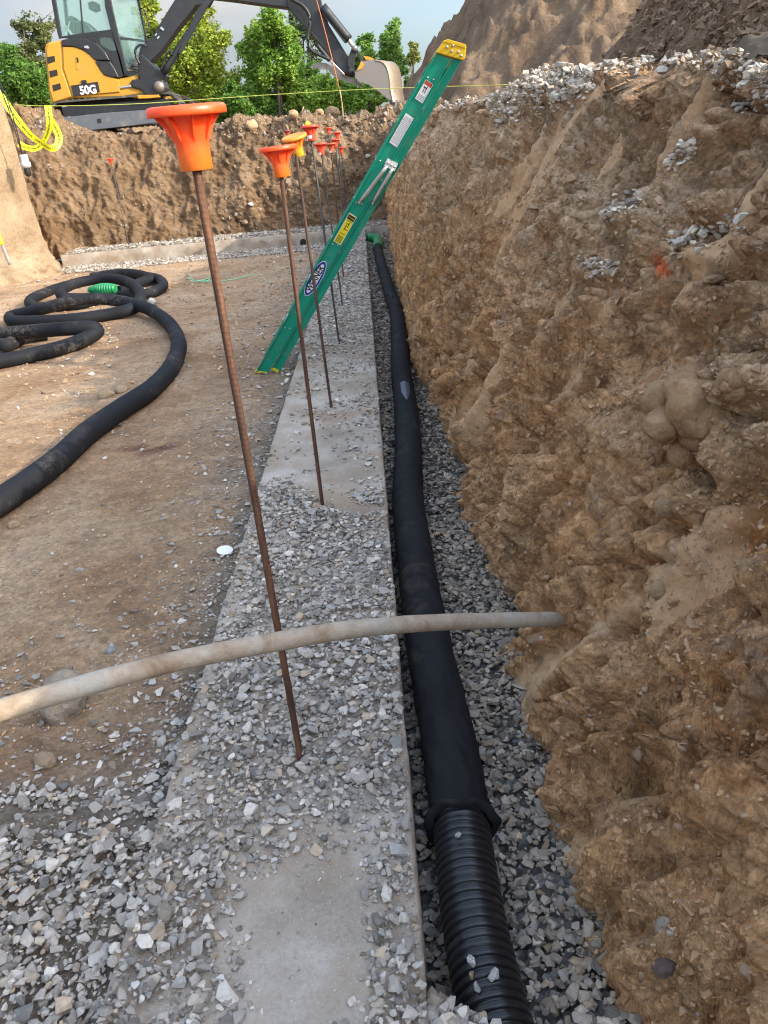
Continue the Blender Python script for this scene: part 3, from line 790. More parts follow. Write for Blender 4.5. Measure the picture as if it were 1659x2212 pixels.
bank_stones('crest_gravel', along((1590, 240), (1665, 200), 15, .005), 70, .0075, 'grey gravel patch just below the crest at the right edge', 24)
bank_stones('bank_gravel', along((1440, 362), (1498, 310), 9, .01), 75, .0085, 'small pocket of gravel high on the bank face', 25)
bank_stones('bank_gravel', along((1300, 468), (1382, 428), 9, .01), 95, .009, 'pocket of gravel lodged midway on the bank face', 26)
bank_stones('bank_gravel', along((1248, 568), (1330, 590), 10, .01), 95, .008, 'low pocket of gravel on the bank face', 27)
bank_stones('bank_gravel', along((1445, 535), (1548, 500), 11, .01), 60, .0105, 'gravel resting on a ledge above the orange paint mark', 28)
bank_stones('crest_gravel', along((945, 225), (1030, 208), 7, .02), 200, .02, 'grey gravel on the far bank crest behind the ladder', 29)
bank_stones('bank_gravel', along((1560, 500), (1600, 470), 10, .0), 20, .009, 'few grey stones stuck in the bank face at the right', 30)
# cobbles and clods showing in the bank face and back bank
rr = np.random.default_rng(33); Cc, Ss, Tt = [], [], []
for _ in range(620):
    a, b = rr.uniform(860, 1659), rr.uniform(230, 2212)
    p, nn = bank_at(a, b)
    if p is None: continue
    s = float(np.clip(math.exp(rr.normal(math.log(.0055), .5)), .003, .018)) * (1 + .18 * p.y)
    Cc.append(p - nn * s * .45); Ss.append(s)
    g = rr.uniform(.22, .36); Tt.append((g * 1.25, g * .84, g * .52) if rr.random() < .9 else (g * 1.4, g * 1.15, g * .9))
stones('bank_pebbles', np.array([tuple(c) for c in Cc]), np.array(Ss), HI, 'pebbles and clods embedded in the right bank face', seed=34, flat=1, tint=np.array(Tt), smooth=True)
def crumbs(name, n, x0, x1, y0, y1, med, label, seed, thr=-.05, tones=None):
    rr = np.random.default_rng(seed); Cc, Ss, Tt = [], [], []
    A_ = rr.uniform(x0, x1, n); B_ = rr.uniform(y0, y1, n)
    for a, b in zip(A_, B_):
        p, nn = bank_at(a, b)
        if p is None or p.y > 15: continue
        Cc.append(tuple(p - nn * med * .2)); 
        Ss.append(float(np.clip(math.exp(rr.normal(math.log(med), .5)), med * .4, med * 2.1)) * (.75 + .22 * p.y))
    Cc = np.array(Cc); Ss = np.array(Ss); k = pn(Cc * 4.1 + 3) > thr + rr.normal(size=len(Cc)) * .15
    Cc, Ss = Cc[k], Ss[k]; lo_ = 1 - sm(-.1, .8, Cc[:, 2]); g = rr.uniform(.75, 1.25, len(Cc))[:, None]
    Tt = (tones or 1.0) * (np.array([.41, .28, .175]) * (1 - lo_[:, None]) + np.array([.43, .255, .13]) * lo_[:, None]) * g
    return stones(name, Cc, Ss, LO, label, seed=seed, flat=1, tint=Tt)
crumbs('bank_crumbs', 9000, 860, 1659, 240, 2212, .0042, 'crumbs of soil clinging to the right bank face', 61)
crumbs('bank_clods', 1500, 900, 1659, 240, 2212, .0085, 'larger broken clods clinging to the right bank face', 62, .08)
crumbs('heap_clods', 1500, 1100, 1659, 0, 150, .011, 'loose clods on the dark spoil heap at the upper right', 63, -.3, .62)
bvb = BVHTree.FromPolygons([tuple(v.co) for v in bb.data.vertices], [tuple(p.vertices) for p in bb.data.polygons])
Cc, Ss, Tt = [], [], []
for _ in range(3800):
    a = rr.uniform(60, 900); b = rr.uniform(225, 500) if rr.random() < .6 else rr.uniform(228, 300)
    if rr.random() > .22 + .6 * (a > 480) + .5 * (b < 290): continue
    h = bvb.ray_cast(Vector((0, 0, EYE)), Vector(ray(a, b)).normalized(), 60)
    if h[0] is None: continue
    s = float(np.clip(math.exp(rr.normal(math.log(.019), .5)), .008, .09)); Cc.append(tuple(h[0])); Ss.append(s)
    g = rr.uniform(.15, .30); Tt.append((g * 1.12, g * .84, g * .58) if rr.random() < .85 else (g * 1.4, g * 1.3, g * 1.15))
stones('back_bank_clods', np.array(Cc), np.array(Ss), HI, 'stones and clods strewn over the far bank', seed=35, flat=1, tint=np.array(Tt), smooth=False)

# ---------------------------------------------------------------- named rocks
def rock_build(c1, c2, c3):
    def f(nt, b):
        v = objco(nt)
        setc(nt, b, ramp(nt, noise(nt, v, 14, 8, .7, .5), [(.3, c1), (.5, c2), (.7, c3)]))
        bump(nt, b, noise(nt, v, 90, 6, .75), .010, 1.0); bump(nt, b, noise(nt, v, 25, 6, .7), .02, .8)
    return f
m_rock = mat('mottled_rock', (.3, .27, .22), .9, build=rock_build((.22, .19, .15), (.42, .35, .27), (.56, .44, .27)), spec=.3)
m_tan = mat('tan_cobble', (.4, .3, .2), .9, build=rock_build((.30, .21, .13), (.40, .29, .18), (.46, .36, .25)), spec=.3)
m_grock = mat('grey_rock', (.3, .3, .3), .9, build=rock_build((.2, .2, .2), (.33, .33, .33), (.46, .46, .47)), spec=.3)
m_clod = mat('earth_clod', (.3, .2, .13), .95, build=rock_build((.30, .19, .115), (.46, .31, .18), (.56, .40, .25)), spec=.2)
def rock(name, c, size, matl, label, cat, seed, group=None, lumps=.25):
    bm = bmesh.new(); bmesh.ops.create_icosphere(bm, subdivisions=5 if lumps > .35 else 4, radius=1.0)
    V = np.array([v.co[:] for v in bm.verts]); w1, w2, cc = worley(V * 1.3 + seed * 3.7)
    rad = 1 + lumps * fbm(V * 1.1 + seed, 3) + .25 * lumps * fbm(V * 5 + seed, 3) + lumps * .6 * (.6 - w1)
    if lumps > .35:
        a1, a2, ac = worley(V * 2.6 + seed); a3, a4, ac2 = worley(V * 6.5 + seed)
        rad = rad + .16 * ((ac % 8) / 8 - .5) - .20 * (1 - sm(0, .2, a2 - a1)) + .07 * ((ac2 % 8) / 8 - .5) - .07 * (1 - sm(0, .2, a4 - a3)) + .05 * fbm(V * 9, 3, .6, mode=1)
    V = V * rad[:, None] * np.array(size)
    th = seed * 1.3; V = V @ np.array([[math.cos(th), math.sin(th), 0], [-math.sin(th), math.cos(th), 0], [0, 0, 1]])
    for v, q in zip(bm.verts, V): v.co = q
    me = bpy.data.meshes.new(name); bm.to_mesh(me); bm.free()
    me.polygons.foreach_set('use_smooth', [True] * len(me.polygons))
    o = link(name, me, matl); o.location = c
    return tag(o, label, cat, group)
def onfloor(px, py, z=None):
    p = Uz(px, py, -.1)
    for _ in range(4): p = Uz(px, py, float(floor_z(p[0], p[1])))
    return p
p = onfloor(146, 1522); rock('boulder', (p[0], p[1], p[2] + .025), (.080, .060, .062), m_rock, 'large mottled grey and ochre rock lying under the dirty conduit', 'boulder', 1.2, lumps=.34)
p = onfloor(101, 1652); rock('cobble', (p[0], p[1], p[2] + .012), (.028, .021, .020), m_tan, 'rounded tan cobble at the edge of the lower left gravel', 'stone', 2.1, lumps=.12)
p = onfloor(328, 660); rock('rock', (p[0], p[1], p[2] + .03), (.055, .05, .045), m_grock, 'grey rock touching the right side of the coiled pipe', 'stone', 3.1)
for px, py, s, lb, m_ in ((262, 846, .05, 'small pale rounded stone nearest the curved pipe', m_tan), (230, 857, .055, 'flat pale stone left of a rounded one near the curved pipe', m_tan), (610, 585 + 0, .0, '', m_tan), (480, 648, .07, 'tan stone half buried right of the coiled pipe', m_tan), (240, 1408, .018, 'grey angular stone on the dirt above the conduit', m_grock), (95, 1133, .0, '', m_tan), (30, 1137, .026, 'pale stone half buried below the thick curved pipe', m_tan), (425, 610 + 60, .0, '', m_tan), (540, 650, .05, 'low tan stone on the dirt left of the ladder', m_tan)):
    if s: p = onfloor(px, py); rock('stone', (p[0], p[1], p[2] + s * .25), (s, s * .75, s * .6), m_, lb, 'stone', px * .013, lumps=.15)
for px, py, s, lb in ((520, 292, .0, ''), (545, 272, .12, 'round tan boulder on the far bank rim right of the big orange cap'), (445, 262, .0, ''), (634, 247, .10, 'dark boulder on the far bank rim left of the thin stake'), (718, 244, .15, 'big brown clod on the far rim beside the thin stake'), (690, 243, .10, 'smaller brown clod on the far rim left of the thin stake')):
    if s:
        h = bvb.ray_cast(Vector((0, 0, EYE)), Vector(ray(px, py + 4)).normalized(), 60)
        c = h[0] if h[0] is not None else Vector(Uy(px, py, 16.3))
        rock('boulder', (c.x, c.y, c.z + s * .3), (s, s * .8, s * .75), m_clod, lb, 'boulder', px * .01)
def onbank(px, py, s, size, m_, lb, name='stone', cat='stone', lumps=.2, sink=.15):
    p, nn = bank_at(px, py)
    if p is None: return
    c = p - nn * s * sink
    return rock(name, tuple(c), tuple(s * q for q in size), m_, lb, cat, px * .017 + py * .003, lumps=lumps)
m_clod2 = mat('bank_clod', (.4, .28, .17), .95, build=rock_build((.32, .19, .105), (.50, .31, .17), (.60, .41, .24)), spec=.15)
def clod(px, py, rad, n_, lb, seed):
    p, nn = bank_at(px, py)
    if p is None: return
    r_ = np.random.default_rng(seed); nrm_ = np.array(nn); VV, FF, o_ = [], [], 0
    bm = bmesh.new(); bmesh.ops.create_icosphere(bm, subdivisions=3, radius=1.0)
    V0 = np.array([v.co[:] for v in bm.verts]); F0 = np.array([[v.index for v in f.verts] for f in bm.faces]); bm.free()
    ctr = np.array(p) - nrm_ * rad * .30
    for k in range(n_):
        d_ = r_.normal(size=3); d_ /= np.linalg.norm(d_); d_ = d_ + nrm_ * .5
        q_ = rad * (r_.uniform(.22, .48) if k else .85)
        c_ = ctr + (d_ * rad * r_.uniform(.55, .85) if k else 0)
        w1, w2, cc = worley(V0 * 1.8 + k * 3.1)
        V = V0 * (1 + .22 * fbm(V0 * 1.5 + k, 3) + .10 * fbm(V0 * 6 + k, 3, .6, mode=1) - .12 * (1 - sm(0, .2, w2 - w1)))[:, None] * r_.uniform(.75, 1.2, 3) * q_ + c_
        VV.append(V); FF.append(F0 + o_); o_ += len(V)
    o = link('earth_clod', mesh_np('earth_clod', np.concatenate(VV), np.concatenate(FF)), m_clod2)
    return tag(o, lb, 'clod')
clod(1500, 900, .092, 22, 'big knobbly grey brown clod bulging from the bank below the paint mark', 5)
clod(1585, 830, .035, 7, 'smaller knobbly clod at the upper right of the big clod', 6)
clod(1420, 985, .022, 5, 'small rounded clod at the lower left of the big clod', 7)
onbank(1425, 1275, .022, (.7, 1.05, 1.0), m_clod, 'rounded stone set in the smooth face right of the conduit end', 'stone', 'stone', .2, .2)
onbank(1432, 2000, .016, (.6, .9, 1.2), m_rock, 'upright pale stone low on the near bank', 'stone', 'stone', .2, .1)
onbank(1437, 2085, .019, (.8, 1.2, .6), mat('dark_stone', (.09, .06, .05), .8), 'dark brown pointed stone below the pale one low on the bank', 'stone', 'stone', .3, .0)
onbank(1480, 640, .0, (1, 1, 1), m_clod, '')if False else None
onbank(1555, 600, .03, (.6, 1.5, .35), m_clod, 'flat brown stone right of the orange paint mark', 'stone', 'stone', .3, .3)
onbank(1436, 1800 - 700, .02, (.7, 1, 1), m_clod, 'round clod left in the bank face between big clod and conduit', 'earth_clod', 'clod', .2, .2)
m_lime = mat('pale_limestone', (.55, .53, .49), .85, build=rock_build((.42, .40, .37), (.55, .53, .49), (.66, .64, .6)), spec=.3)
# three light stones on the bare pipe, one on the sock
PIPE_R = .0565

# ---------------------------------------------------------------- tubes
def catmull(P, step):
    P = np.asarray(P, float); out = []
    Q = np.vstack([2 * P[0] - P[1], P, 2 * P[-1] - P[-2]])
    for i in range(len(P) - 1):
        p0, p1, p2, p3 = Q[i:i + 4]; n = max(2, int(np.linalg.norm(p2 - p1) / step))
        t = np.linspace(0, 1, n, endpoint=False)[:, None]
        out.append(.5 * ((2 * p1) + (-p0 + p2) * t + (2 * p0 - 5 * p1 + 4 * p2 - p3) * t ** 2 + (-p0 + 3 * p1 - 3 * p2 + p3) * t ** 3))
    out.append(P[-1:])
    O = np.concatenate(out); s = np.concatenate([[0], np.cumsum(np.linalg.norm(np.diff(O, axis=0), axis=1))])
    S2 = np.linspace(0, s[-1], max(3, int(s[-1] / step) + 1))
    return np.stack([np.interp(S2, s, O[:, k]) for k in range(3)], 1), S2
def tube(P, s, rfun, n=16, up=(0, 0, 1), cap=True):
    "returns V, F (quads); rfun(s grid, theta grid, P grid) -> radius"
    T_ = np.gradient(P, axis=0); T_ /= np.linalg.norm(T_, axis=1)[:, None]
    a = np.cross(T_, np.array(up, float)); a /= np.linalg.norm(a, axis=1)[:, None] + 1e-9
    b = np.cross(a, T_)
    th = np.linspace(0, 2 * np.pi, n, endpoint=False)
    SS = np.repeat(s[:, None], n, 1); TH = np.repeat(th[None], len(s), 0)
    rr_ = rfun(SS, TH, P)
    V = P[:, None] + rr_[..., None] * (np.cos(TH)[..., None] * a[:, None] + np.sin(TH)[..., None] * b[:, None])
    F_ = grid_faces(len(s), n, wrap=True)
    return V.reshape(-1, 3), F_
def tube_obj(name, pts, r_, m_, parent=None, step=.01, n=12, rf=None, up=(0, 0, 1), closed_ends=True):
    P, s = catmull(pts, step)
    V, F_ = tube(P, s, rf or (lambda S_, T_, Q: np.full(S_.shape, r_)), n, up)
    me = mesh_np(name, V, F_)
    if closed_ends:
        bm = bmesh.new(); bm.from_mesh(me); bmesh.ops.holes_fill(bm, edges=[e for e in bm.edges if e.is_boundary], sides=0); bm.to_mesh(me); bm.free()
    return link(name, me, m_, parent)
def joined(name, parts, m_, parent=None, smooth=True):
    V, F_, o = [], [], 0
    for v, f in parts: V.append(v); F_.append(f + o); o += len(v)
    return link(name, mesh_np(name, np.concatenate(V), np.concatenate(F_), smooth), m_, parent)

def sock_build(nt, b):
    v = objco(nt)
    c = ramp(nt, noise(nt, v, 6, 6, .6), [(.3, (.007, .0075, .009)), (.7, (.014, .014, .015))])
    dust = ramp(nt, noise(nt, objco(nt, (1, 1, 1)), 4.0, 8, .72, .8), [(.56, (0, 0, 0)), (.74, (.55, .55, .55))])
    c = mix(nt, dust, c, (.12, .095, .07)); setc(nt, b, c)
    w = nt.nodes.new('ShaderNodeTexWave'); w.inputs['Scale'].default_value = 90
    bump(nt, b, noise(nt, v, 500, 3, .6), .0006, .5)
    bump(nt, b, noise(nt, v, 14, 4, .5), .010, .5)
    pass
m_sock = mat('black_filter_sock', (.014, .015, .018), .8, build=sock_build, spec=.18)
m_pipe = mat('black_plastic', (.010, .0105, .012), .33, spec=.5, build=lambda nt, b: (setc(nt, b, mix(nt, ramp(nt, noise(nt, objco(nt), 12, 8, .75), [(.58, (0, 0, 0)), (.8, (.4, .4, .4))]), (.010, .0105, .012), (.10, .09, .075))), bump(nt, b, noise(nt, objco(nt), 40, 3), .001, .4)))
m_green = mat('green_plastic', (.0, .20, .07), .45, build=lambda nt, b: setc(nt, b, ramp(nt, noise(nt, objco(nt), 20, 5), [(.3, (.005, .16, .055)), (.7, (.012, .26, .09))])))
def bench(name, bm, m_, parent, smooth=False):
    me = bpy.data.meshes.new(name); bm.to_mesh(me); bm.free()
    if smooth: me.polygons.foreach_set('use_smooth', [True] * len(me.polygons))
    return link(name, me, m_, parent)
def lathe(name, prof, m_, parent, origin=(0, 0, 0), n=48, axis=None, smooth=True):
    "prof: list of (r, z). axis: optional direction"
    prof = np.array(prof, float); th = np.linspace(0, 2 * np.pi, n, endpoint=False)
    V = np.stack([prof[:, None, 0] * np.cos(th), prof[:, None, 0] * np.sin(th), np.repeat(prof[:, 1:2], n, 1)], -1).reshape(-1, 3)
    if axis is not None:
        q = np.array(Vector(axis).to_track_quat('Z', 'Y').to_matrix()); V = V @ q.T
    V = V + np.array(origin)
    return link(name, mesh_np(name, V, grid_faces(len(prof), n, wrap=True), smooth), m_, parent)

# drain pipe in the trench
zc = -.092
cl = [(1112, 2420), (1095, 2300), (1066, 2190), (1041, 2080), (1019, 1960), (1003, 1840), (992, 1750), (972, 1620), (950, 1510), (934, 1430), (914, 1320), (902, 1240), (889, 1150), (881, 1070), (882, 990), (880, 920), (874, 860), (866, 800), (864, 750), (861, 705), (855, 668), (842, 632), (832, 598), (822, 565), (817, 542), (815, 528)]
C3 = [Uz(a, b, zc) for a, b in cl]
dp = empty('drain_pipe', tuple(C3[5]), 'black sock covered drain pipe in the trench, its near end bare and corrugated', 'pipe')
P, s = catmull(C3, .0016)
k0 = np.argmin(np.abs(P[:, 1] - C3[6][1] - 0.0)); k0b = np.argmin(np.abs(P[:, 1] - C3[6][1])) + 40
Pn, sn = P[:k0b], s[:k0b]
def corr(S_, T_, Q):
    ph = (S_ / .0172) % 1.0
    a = np.clip(np.minimum(sm(.0, .16, ph), 1 - sm(.62, .78, ph)), 0, 1)
    return PIPE_R - .0072 + .0072 * a
V, F_ = tube(Pn, sn, corr, 56)
pc = joined('corrugated_pipe', [(V, F_)], m_pipe, dp)
# drainage slots in the grooves
m_slot = mat('slot_black', (.002, .002, .002), .6)
Psk, ssk = P[k0b - 60::5][:700], s[k0b - 60::5][:700]
Psf, ssf = P[k0b - 60::5][696::4], s[k0b - 60::5][696::4]
def sockr(S_, T_, Q):
    PQ = np.repeat(Q[:, None], S_.shape[1], 1).reshape(-1, 3)
    nearw = np.exp(-(S_ - S_[0, 0]) / .35)
    q = np.stack([S_.ravel() * 6, np.cos(T_).ravel() * 1.3, np.sin(T_).ravel() * 1.3], -1)
    wr = fbm(q + 3, 3, .55, mode=1).reshape(S_.shape)
    q2 = np.stack([S_.ravel() * 16 + 2.5 * np.cos(T_).ravel(), np.cos(T_).ravel() * 1.2, np.sin(T_).ravel() * 1.2], -1)
    wr2 = fbm(q2 + 8, 2, .5, mode=1).reshape(S_.shape)
    rib = .0009 * np.cos(2 * np.pi * S_ / .0172) * np.clip(S_ - S_[0, 0] - .2, 0, 1)
    return PIPE_R + .004 + .0045 * wr * (.35 + nearw) + .003 * wr2 * (.4 + .9 * nearw) + rib
sfar = lambda S_, T_, Q: PIPE_R + .005 + .003 * fbm(np.stack([S_.ravel() * 6, np.cos(T_).ravel() * 1.3, np.sin(T_).ravel() * 1.3], -1) + 3, 2, .55, mode=1).reshape(S_.shape)
sk = joined('fabric_sock', [tube(Psk, ssk, sockr, 48), tube(Psf, ssf, sfar, 24)], m_sock, dp)
# turned-back cuff of the sock
ax = P[k0b - 75] - P[k0b]; ax /= np.linalg.norm(ax)
cu = P[k0b - 62]
nn_ = 72; th = np.linspace(0, 2 * np.pi, nn_, endpoint=False)
q = np.array(Vector(ax).to_track_quat('Z', 'Y').to_matrix())
prof = [(.058, -.040), (.060, -.022), (.064, -.010), (.071, -.002), (.0765, .004), (.0745, .009), (.067, .011), (.0585, .010)]
VV = []
for j, (rr_, zz) in enumerate(prof):
    wob = 1 + (.035 * np.sin(3 * th + 1) + .02 * np.sin(7 * th + j * .3) + .015 * np.sin(13 * th)) * (j / 4 if j < 5 else 1)
    VV.append(np.stack([rr_ * wob * np.cos(th), rr_ * wob * np.sin(th), zz + .004 * np.sin(5 * th) + 0 * th], -1))
V = np.array(VV).reshape(-1, 3) @ q.T + cu
cuff = link('sock_cuff', mesh_np('sock_cuff', V, grid_faces(len(prof), nn_, wrap=True)), m_sock, dp)
# hole torn in the sock showing bluish pipe
m_blu = mat('bare_pipe_sheen', (.045, .055, .085), .3)
kk = np.argmin(np.linalg.norm(P - Uz(877, 868, zc), axis=1)); seg = P[kk - 110:kk + 120:3]; sseg = s[kk - 110:kk + 120:3]
T_ = np.gradient(seg, axis=0); T_ /= np.linalg.norm(T_, axis=1)[:, None]
a_ = np.cross(T_, (0, 0, 1.)); a_ /= np.linalg.norm(a_, axis=1)[:, None]; b_ = np.cross(a_, T_)
u = np.linspace(0, 1, len(seg)); wid = np.clip(np.minimum(u * 2.2 + .05, np.clip((1 - u) * 12, 0, 1)), 0, 1) ** .8
thc = np.linspace(-1, 1, 15)
TH = (math.pi / 2 - .12) + thc[None] * (.38 * wid[:, None])
rad = PIPE_R + .0100 - .0012 * (np.cos(2 * np.pi * sseg / .0086)[:, None] > 0)
V = seg[:, None] + rad[..., None] * (np.cos(TH)[..., None] * a_[:, None] + np.sin(TH)[..., None] * b_[:, None])
link('sock_tear', mesh_np('sock_tear', V.reshape(-1, 3), grid_faces(len(seg), 15)), m_blu, dp)
# green elbow through the far end
e0, e1 = Uz(815, 528, zc + .01), Uz(798, 515, zc + .02)
el = [e0 + (e0 - C3[-3]) * .0, (e0 + e1) / 2 + np.array([.02, .08, .0]), e1 + np.array([-.02, .0, 0])]
tube_obj('green_elbow', [Uz(816, 535, zc + .0), Uz(816, 518, zc + .0), Uz(806, 514, zc), Uz(794, 515, zc)], .075, m_green, dp, .03, 20)
tube_obj('tie', [Uz(848, 640, zc + .075), Uz(842, 634, zc + .095), Uz(838, 636, zc + .085)], .006, m_pipe, dp, .01, 8)
for px, py, sz, lb in ((990, 1803, .0085, 'white pebble sitting on the black fabric sock near its cuff'), (1020, 2076, .0125, 'upper pale pebble resting on the bare ribbed pipe'), (1066, 2106, .0125, 'pale pebble on the right of the bare ribbed pipe'), (1019, 2108, .008, 'little brown pebble on the left of the bare ribbed pipe'), (1036, 2133, .0105, 'lowest pale pebble on the bare ribbed pipe')):
    p = Uz(px, py, zc + PIPE_R + .003)
    # drop onto the tube
    dd = np.linalg.norm((P - p)[:, :2], axis=1); j = dd.argmin(); h = math.sqrt(max(PIPE_R ** 2 - dd[j] ** 2, 0))
    p = Uz(px, py, zc + h + sz * .45 + (.006 if py < 1900 else 0))
    hv, hf = HI[px % 26]; hv = hv * np.array([1, .8, .6]) * sz * 1.15
    o = link('pebble', mesh_np('pebble', hv, hf, False), m_lime if sz > .0082 else m_tan); o.location = tuple(p); o.rotation_euler = (px % 7 * .2, .2, px); tag(o, lb, 'pebble')

# coil of drain pipe
F0 = -.10 + .058
def cp(px, py, h=0): return Uz(px, py, F0 + h)
A = [(-160, 1180, 0), (-80, 1130, 0), (0, 1083, 0), (62, 1042, 0), (130, 990, 0), (190, 935, 0), (262, 883, 0), (330, 838, 0), (372, 790, 0), (386, 742, 0), (366, 700, .0), (322, 668, .03), (262, 651, .07), (200, 645, .12), (150, 651, .12), (105, 664, .08), (55, 676, .03), (24, 684, 0), (30, 694, 0), (90, 694, 0), (160, 690, 0), (230, 680, 0), (282, 668, .02), (302, 650, .05), (300, 628, .09), (272, 608, .12), (225, 602, .14), (168, 611, .13), (134, 626, .12), (138, 642, .1), (180, 645, .03), (250, 640, 0), (320, 634, 0), (352, 618, 0), (340, 602, 0), (290, 596, 0), (220, 602, 0), (140, 618, 0), (80, 640, 0), (64, 655, 0), (85, 664, 0), (140, 660, 0), (200, 650, 0), (300, 612, .0), (322, 600, .03), (270, 590, .06), (200, 598, .03)]
Bp = [(-120, 760, 0), (-60, 735, .03), (0, 722, .06), (60, 717, .08), (130, 711, .09), (190, 708, .08), (210, 713, .05), (196, 726, .02), (150, 746, 0), (90, 762, 0), (20, 777, 0), (-60, 788, 0), (-140, 780, 0)]
Cp_ = [(-80, 705, 0), (0, 745, .0), (50, 728, .0), (100, 720, 0)]
cr_ = empty('drain_pipe_coil', tuple(cp(200, 700)), 'long black corrugated drain pipe lying in tangled loops on the dirt at left', 'pipe')
parts = []
def coilr(S_, T_, Q):
    q_ = np.repeat(Q[:, None], S_.shape[1], 1).reshape(-1, 3)
    return .0575 + .0013 * np.cos(2 * np.pi * S_ / .0185) + .002 * pn(q_ * 3).reshape(S_.shape)
for L_ in (A, Bp, Cp_):
    P2, s2 = catmull([cp(*q_) for q_ in L_], .0062)
    parts.append(tube(P2, s2, coilr, 20))
def coil_build(nt, b):
    sock_build(nt, b)
m_coil = mat('dusty_black_pipe', (.012, .013, .016), .7, build=None, spec=.2)
def coil_b(nt, b):
    v = objco(nt)
    d1 = ramp(nt, noise(nt, v, 2.2, 5, .6), [(.52, (0, 0, 0)), (.66, (1, 1, 1))])
    d2 = ramp(nt, noise(nt, v, 26, 7, .8), [(.46, (0, 0, 0)), (.70, (.75, .75, .75))])
    c = mix(nt, mix(nt, 1.0, d1, d2, 'MULTIPLY'), (.012, .013, .016), (.20, .17, .13)); setc(nt, b, c)
    bump(nt, b, noise(nt, v, 300, 3), .0008, .5)
coil_b(m_coil.node_tree, m_coil.node_tree.nodes['Principled BSDF'])
joined('corrugated_pipe', parts, m_coil, cr_)
# green coupling with ribs, lying inside the coil
ge = empty('pipe_coupling', tuple(Uz(222, 624, .02)), 'ribbed green plastic pipe coupling inside the black coil', 'pipe coupling')
g0 = Uz(193, 626, .06); g1 = Uz(250, 623, .06); axg = g1 - g0; Lg = np.linalg.norm(axg)
prof = [(.001, 0), (.03, 0.0), (.034, .01), (.040, .05)]
for k in range(9):
    zz = .06 + (Lg - .09) * k / 8; rr_ = .045 + .018 * math.sin(math.pi * (k + .8) / 9.5)
    prof += [(rr_ - .006, zz), (rr_, zz + .006), (rr_, zz + .018), (rr_ - .006, zz + .022)]
prof += [(.035, Lg), (.001, Lg)]
lathe('coupling_body', prof, m_green, ge, g0, 28, axg, smooth=False)
lathe('end_plug', [(.001, -.012), (.026, -.012), (.028, .012)], mat('pale_plastic', (.6, .62, .5), .5), ge, g0, 20, axg)

# ---------------------------------------------------------------- conduit across the trench
def dirty_pipe(nt, b):
    v = objco(nt)
    c = ramp(nt, noise(nt, v, 9, 8, .65, .4), [(.34, (.20, .135, .085)), (.46, (.32, .25, .18)), (.60, (.38, .335, .27)), (.76, (.34, .345, .315))])
    c = mix(nt, .6, c, ramp(nt, noise(nt, v, 90, 6, .8), [(.3, (.7, .68, .66)), (.5, (1, 1, 1)), (.75, (1.2, 1.2, 1.2))]), 'MULTIPLY')
    setc(nt, b, c)
    bump(nt, b, noise(nt, v, 160, 5, .7), .002, .8); bump(nt, b, noise(nt, v, 30, 5, .6), .004, .5)
m_cond = mat('mud_covered_conduit', (.4, .35, .28), .85, build=dirty_pipe, spec=.3)
pe, _n = bank_at(1212, 1337)
ye = pe.y if pe is not None else 1.35
pts = [Uy(-130, 1580, .86), Uy(0, 1535, .93), Uy(200, 1475, 1.0), Uy(400, 1424, 1.08), Uy(610, 1384, 1.155), Uy(740, 1362, 1.20), Uy(900, 1347, 1.20 + .35 * (ye - 1.2)), Uy(1050, 1341, 1.20 + .65 * (ye - 1.2)), Uy(1170, 1338, ye - .03), Uy(1212, 1337, ye + .02), Uy(1262, 1336, ye + .09)]
o = tube_obj('conduit', pts, .0165, m_cond, None, .006, 28, rf=lambda S_, T_, Q: .0172 + .0006 * pn(np.stack([S_.ravel() * 25, np.cos(T_).ravel(), np.sin(T_).ravel()], -1)).reshape(S_.shape))
tag(o, 'mud caked pale conduit spanning from the bank across the footing to the left', 'conduit')

# white disc
p = onfloor(487, 1196); bm = bmesh.new()
bmesh.ops.create_cone(bm, cap_ends=True, segments=40, radius1=.0285, radius2=.0285, depth=.003)
bmesh.ops.bevel(bm, geom=[e for e in bm.edges if not e.is_boundary and abs(e.verts[0].co.z - e.verts[1].co.z) < 1e-6], offset=.001, segments=2)
o = bench('plastic_disc', bm, mat('white_plastic', (.8, .8, .78), .45), None, False); o.location = (p[0], p[1], p[2] + .014); o.rotation_euler = (.10, .12, 0)
tag(o, 'round white plastic disc lying on the dirt beside the footing', 'disc')

# ---------------------------------------------------------------- rebars and caps
def rust_build(c1, c2, c3):
    def f(nt, b):
        v = objco(nt)
        c = ramp(nt, noise(nt, objco(nt, (1, 1, .12)), 60, 7, .7), [(.3, c1), (.5, c2), (.72, c3)])
        setc(nt, b, c); bump(nt, b, noise(nt, v, 500, 4, .7), .0008, .7)
    return f
m_rust = mat('rusty_steel', (.2, .09, .05), .72, .25, build=rust_build((.035, .020, .014), (.10, .048, .028), (.26, .12, .062)))
m_rust2 = mat('dark_rusty_steel', (.1, .06, .04), .7, .3, build=rust_build((.035, .024, .019), (.085, .050, .035), (.18, .10, .06)))
m_grey = mat('grey_steel', (.12, .12, .12), .55, .6, build=rust_build((.045, .045, .047), (.10, .10, .10), (.19, .18, .17)))
def rebar_mesh(x, y, z0, z1, rad, step, n, lean=(0, 0), pitch=.0095):
    z = np.arange(z0, z1 + step, step); t = (z - z0) / (z1 - z0)
    P = np.stack([x + lean[0] * t, y + lean[1] * t, z], 1)
    def rf(S_, T_, Q):
        sdd = np.where(np.sin(T_ + .6) > 0, 1, -1)
        ph = (S_ / pitch + .35 * sdd * T_ / math.pi * 1.5) % 1.0
        rib = np.exp(-((ph - .5) / .17) ** 2) * np.clip(np.abs(np.sin(T_ + .6)) * 1.8, 0, 1)
        lon = np.exp(-((np.abs(np.sin(T_ + .6))) / .22) ** 2)
        return rad * (1 + .065 * np.maximum(rib, lon))
    return tube(P, z - z0, rf, n, up=(0, 1, 0))
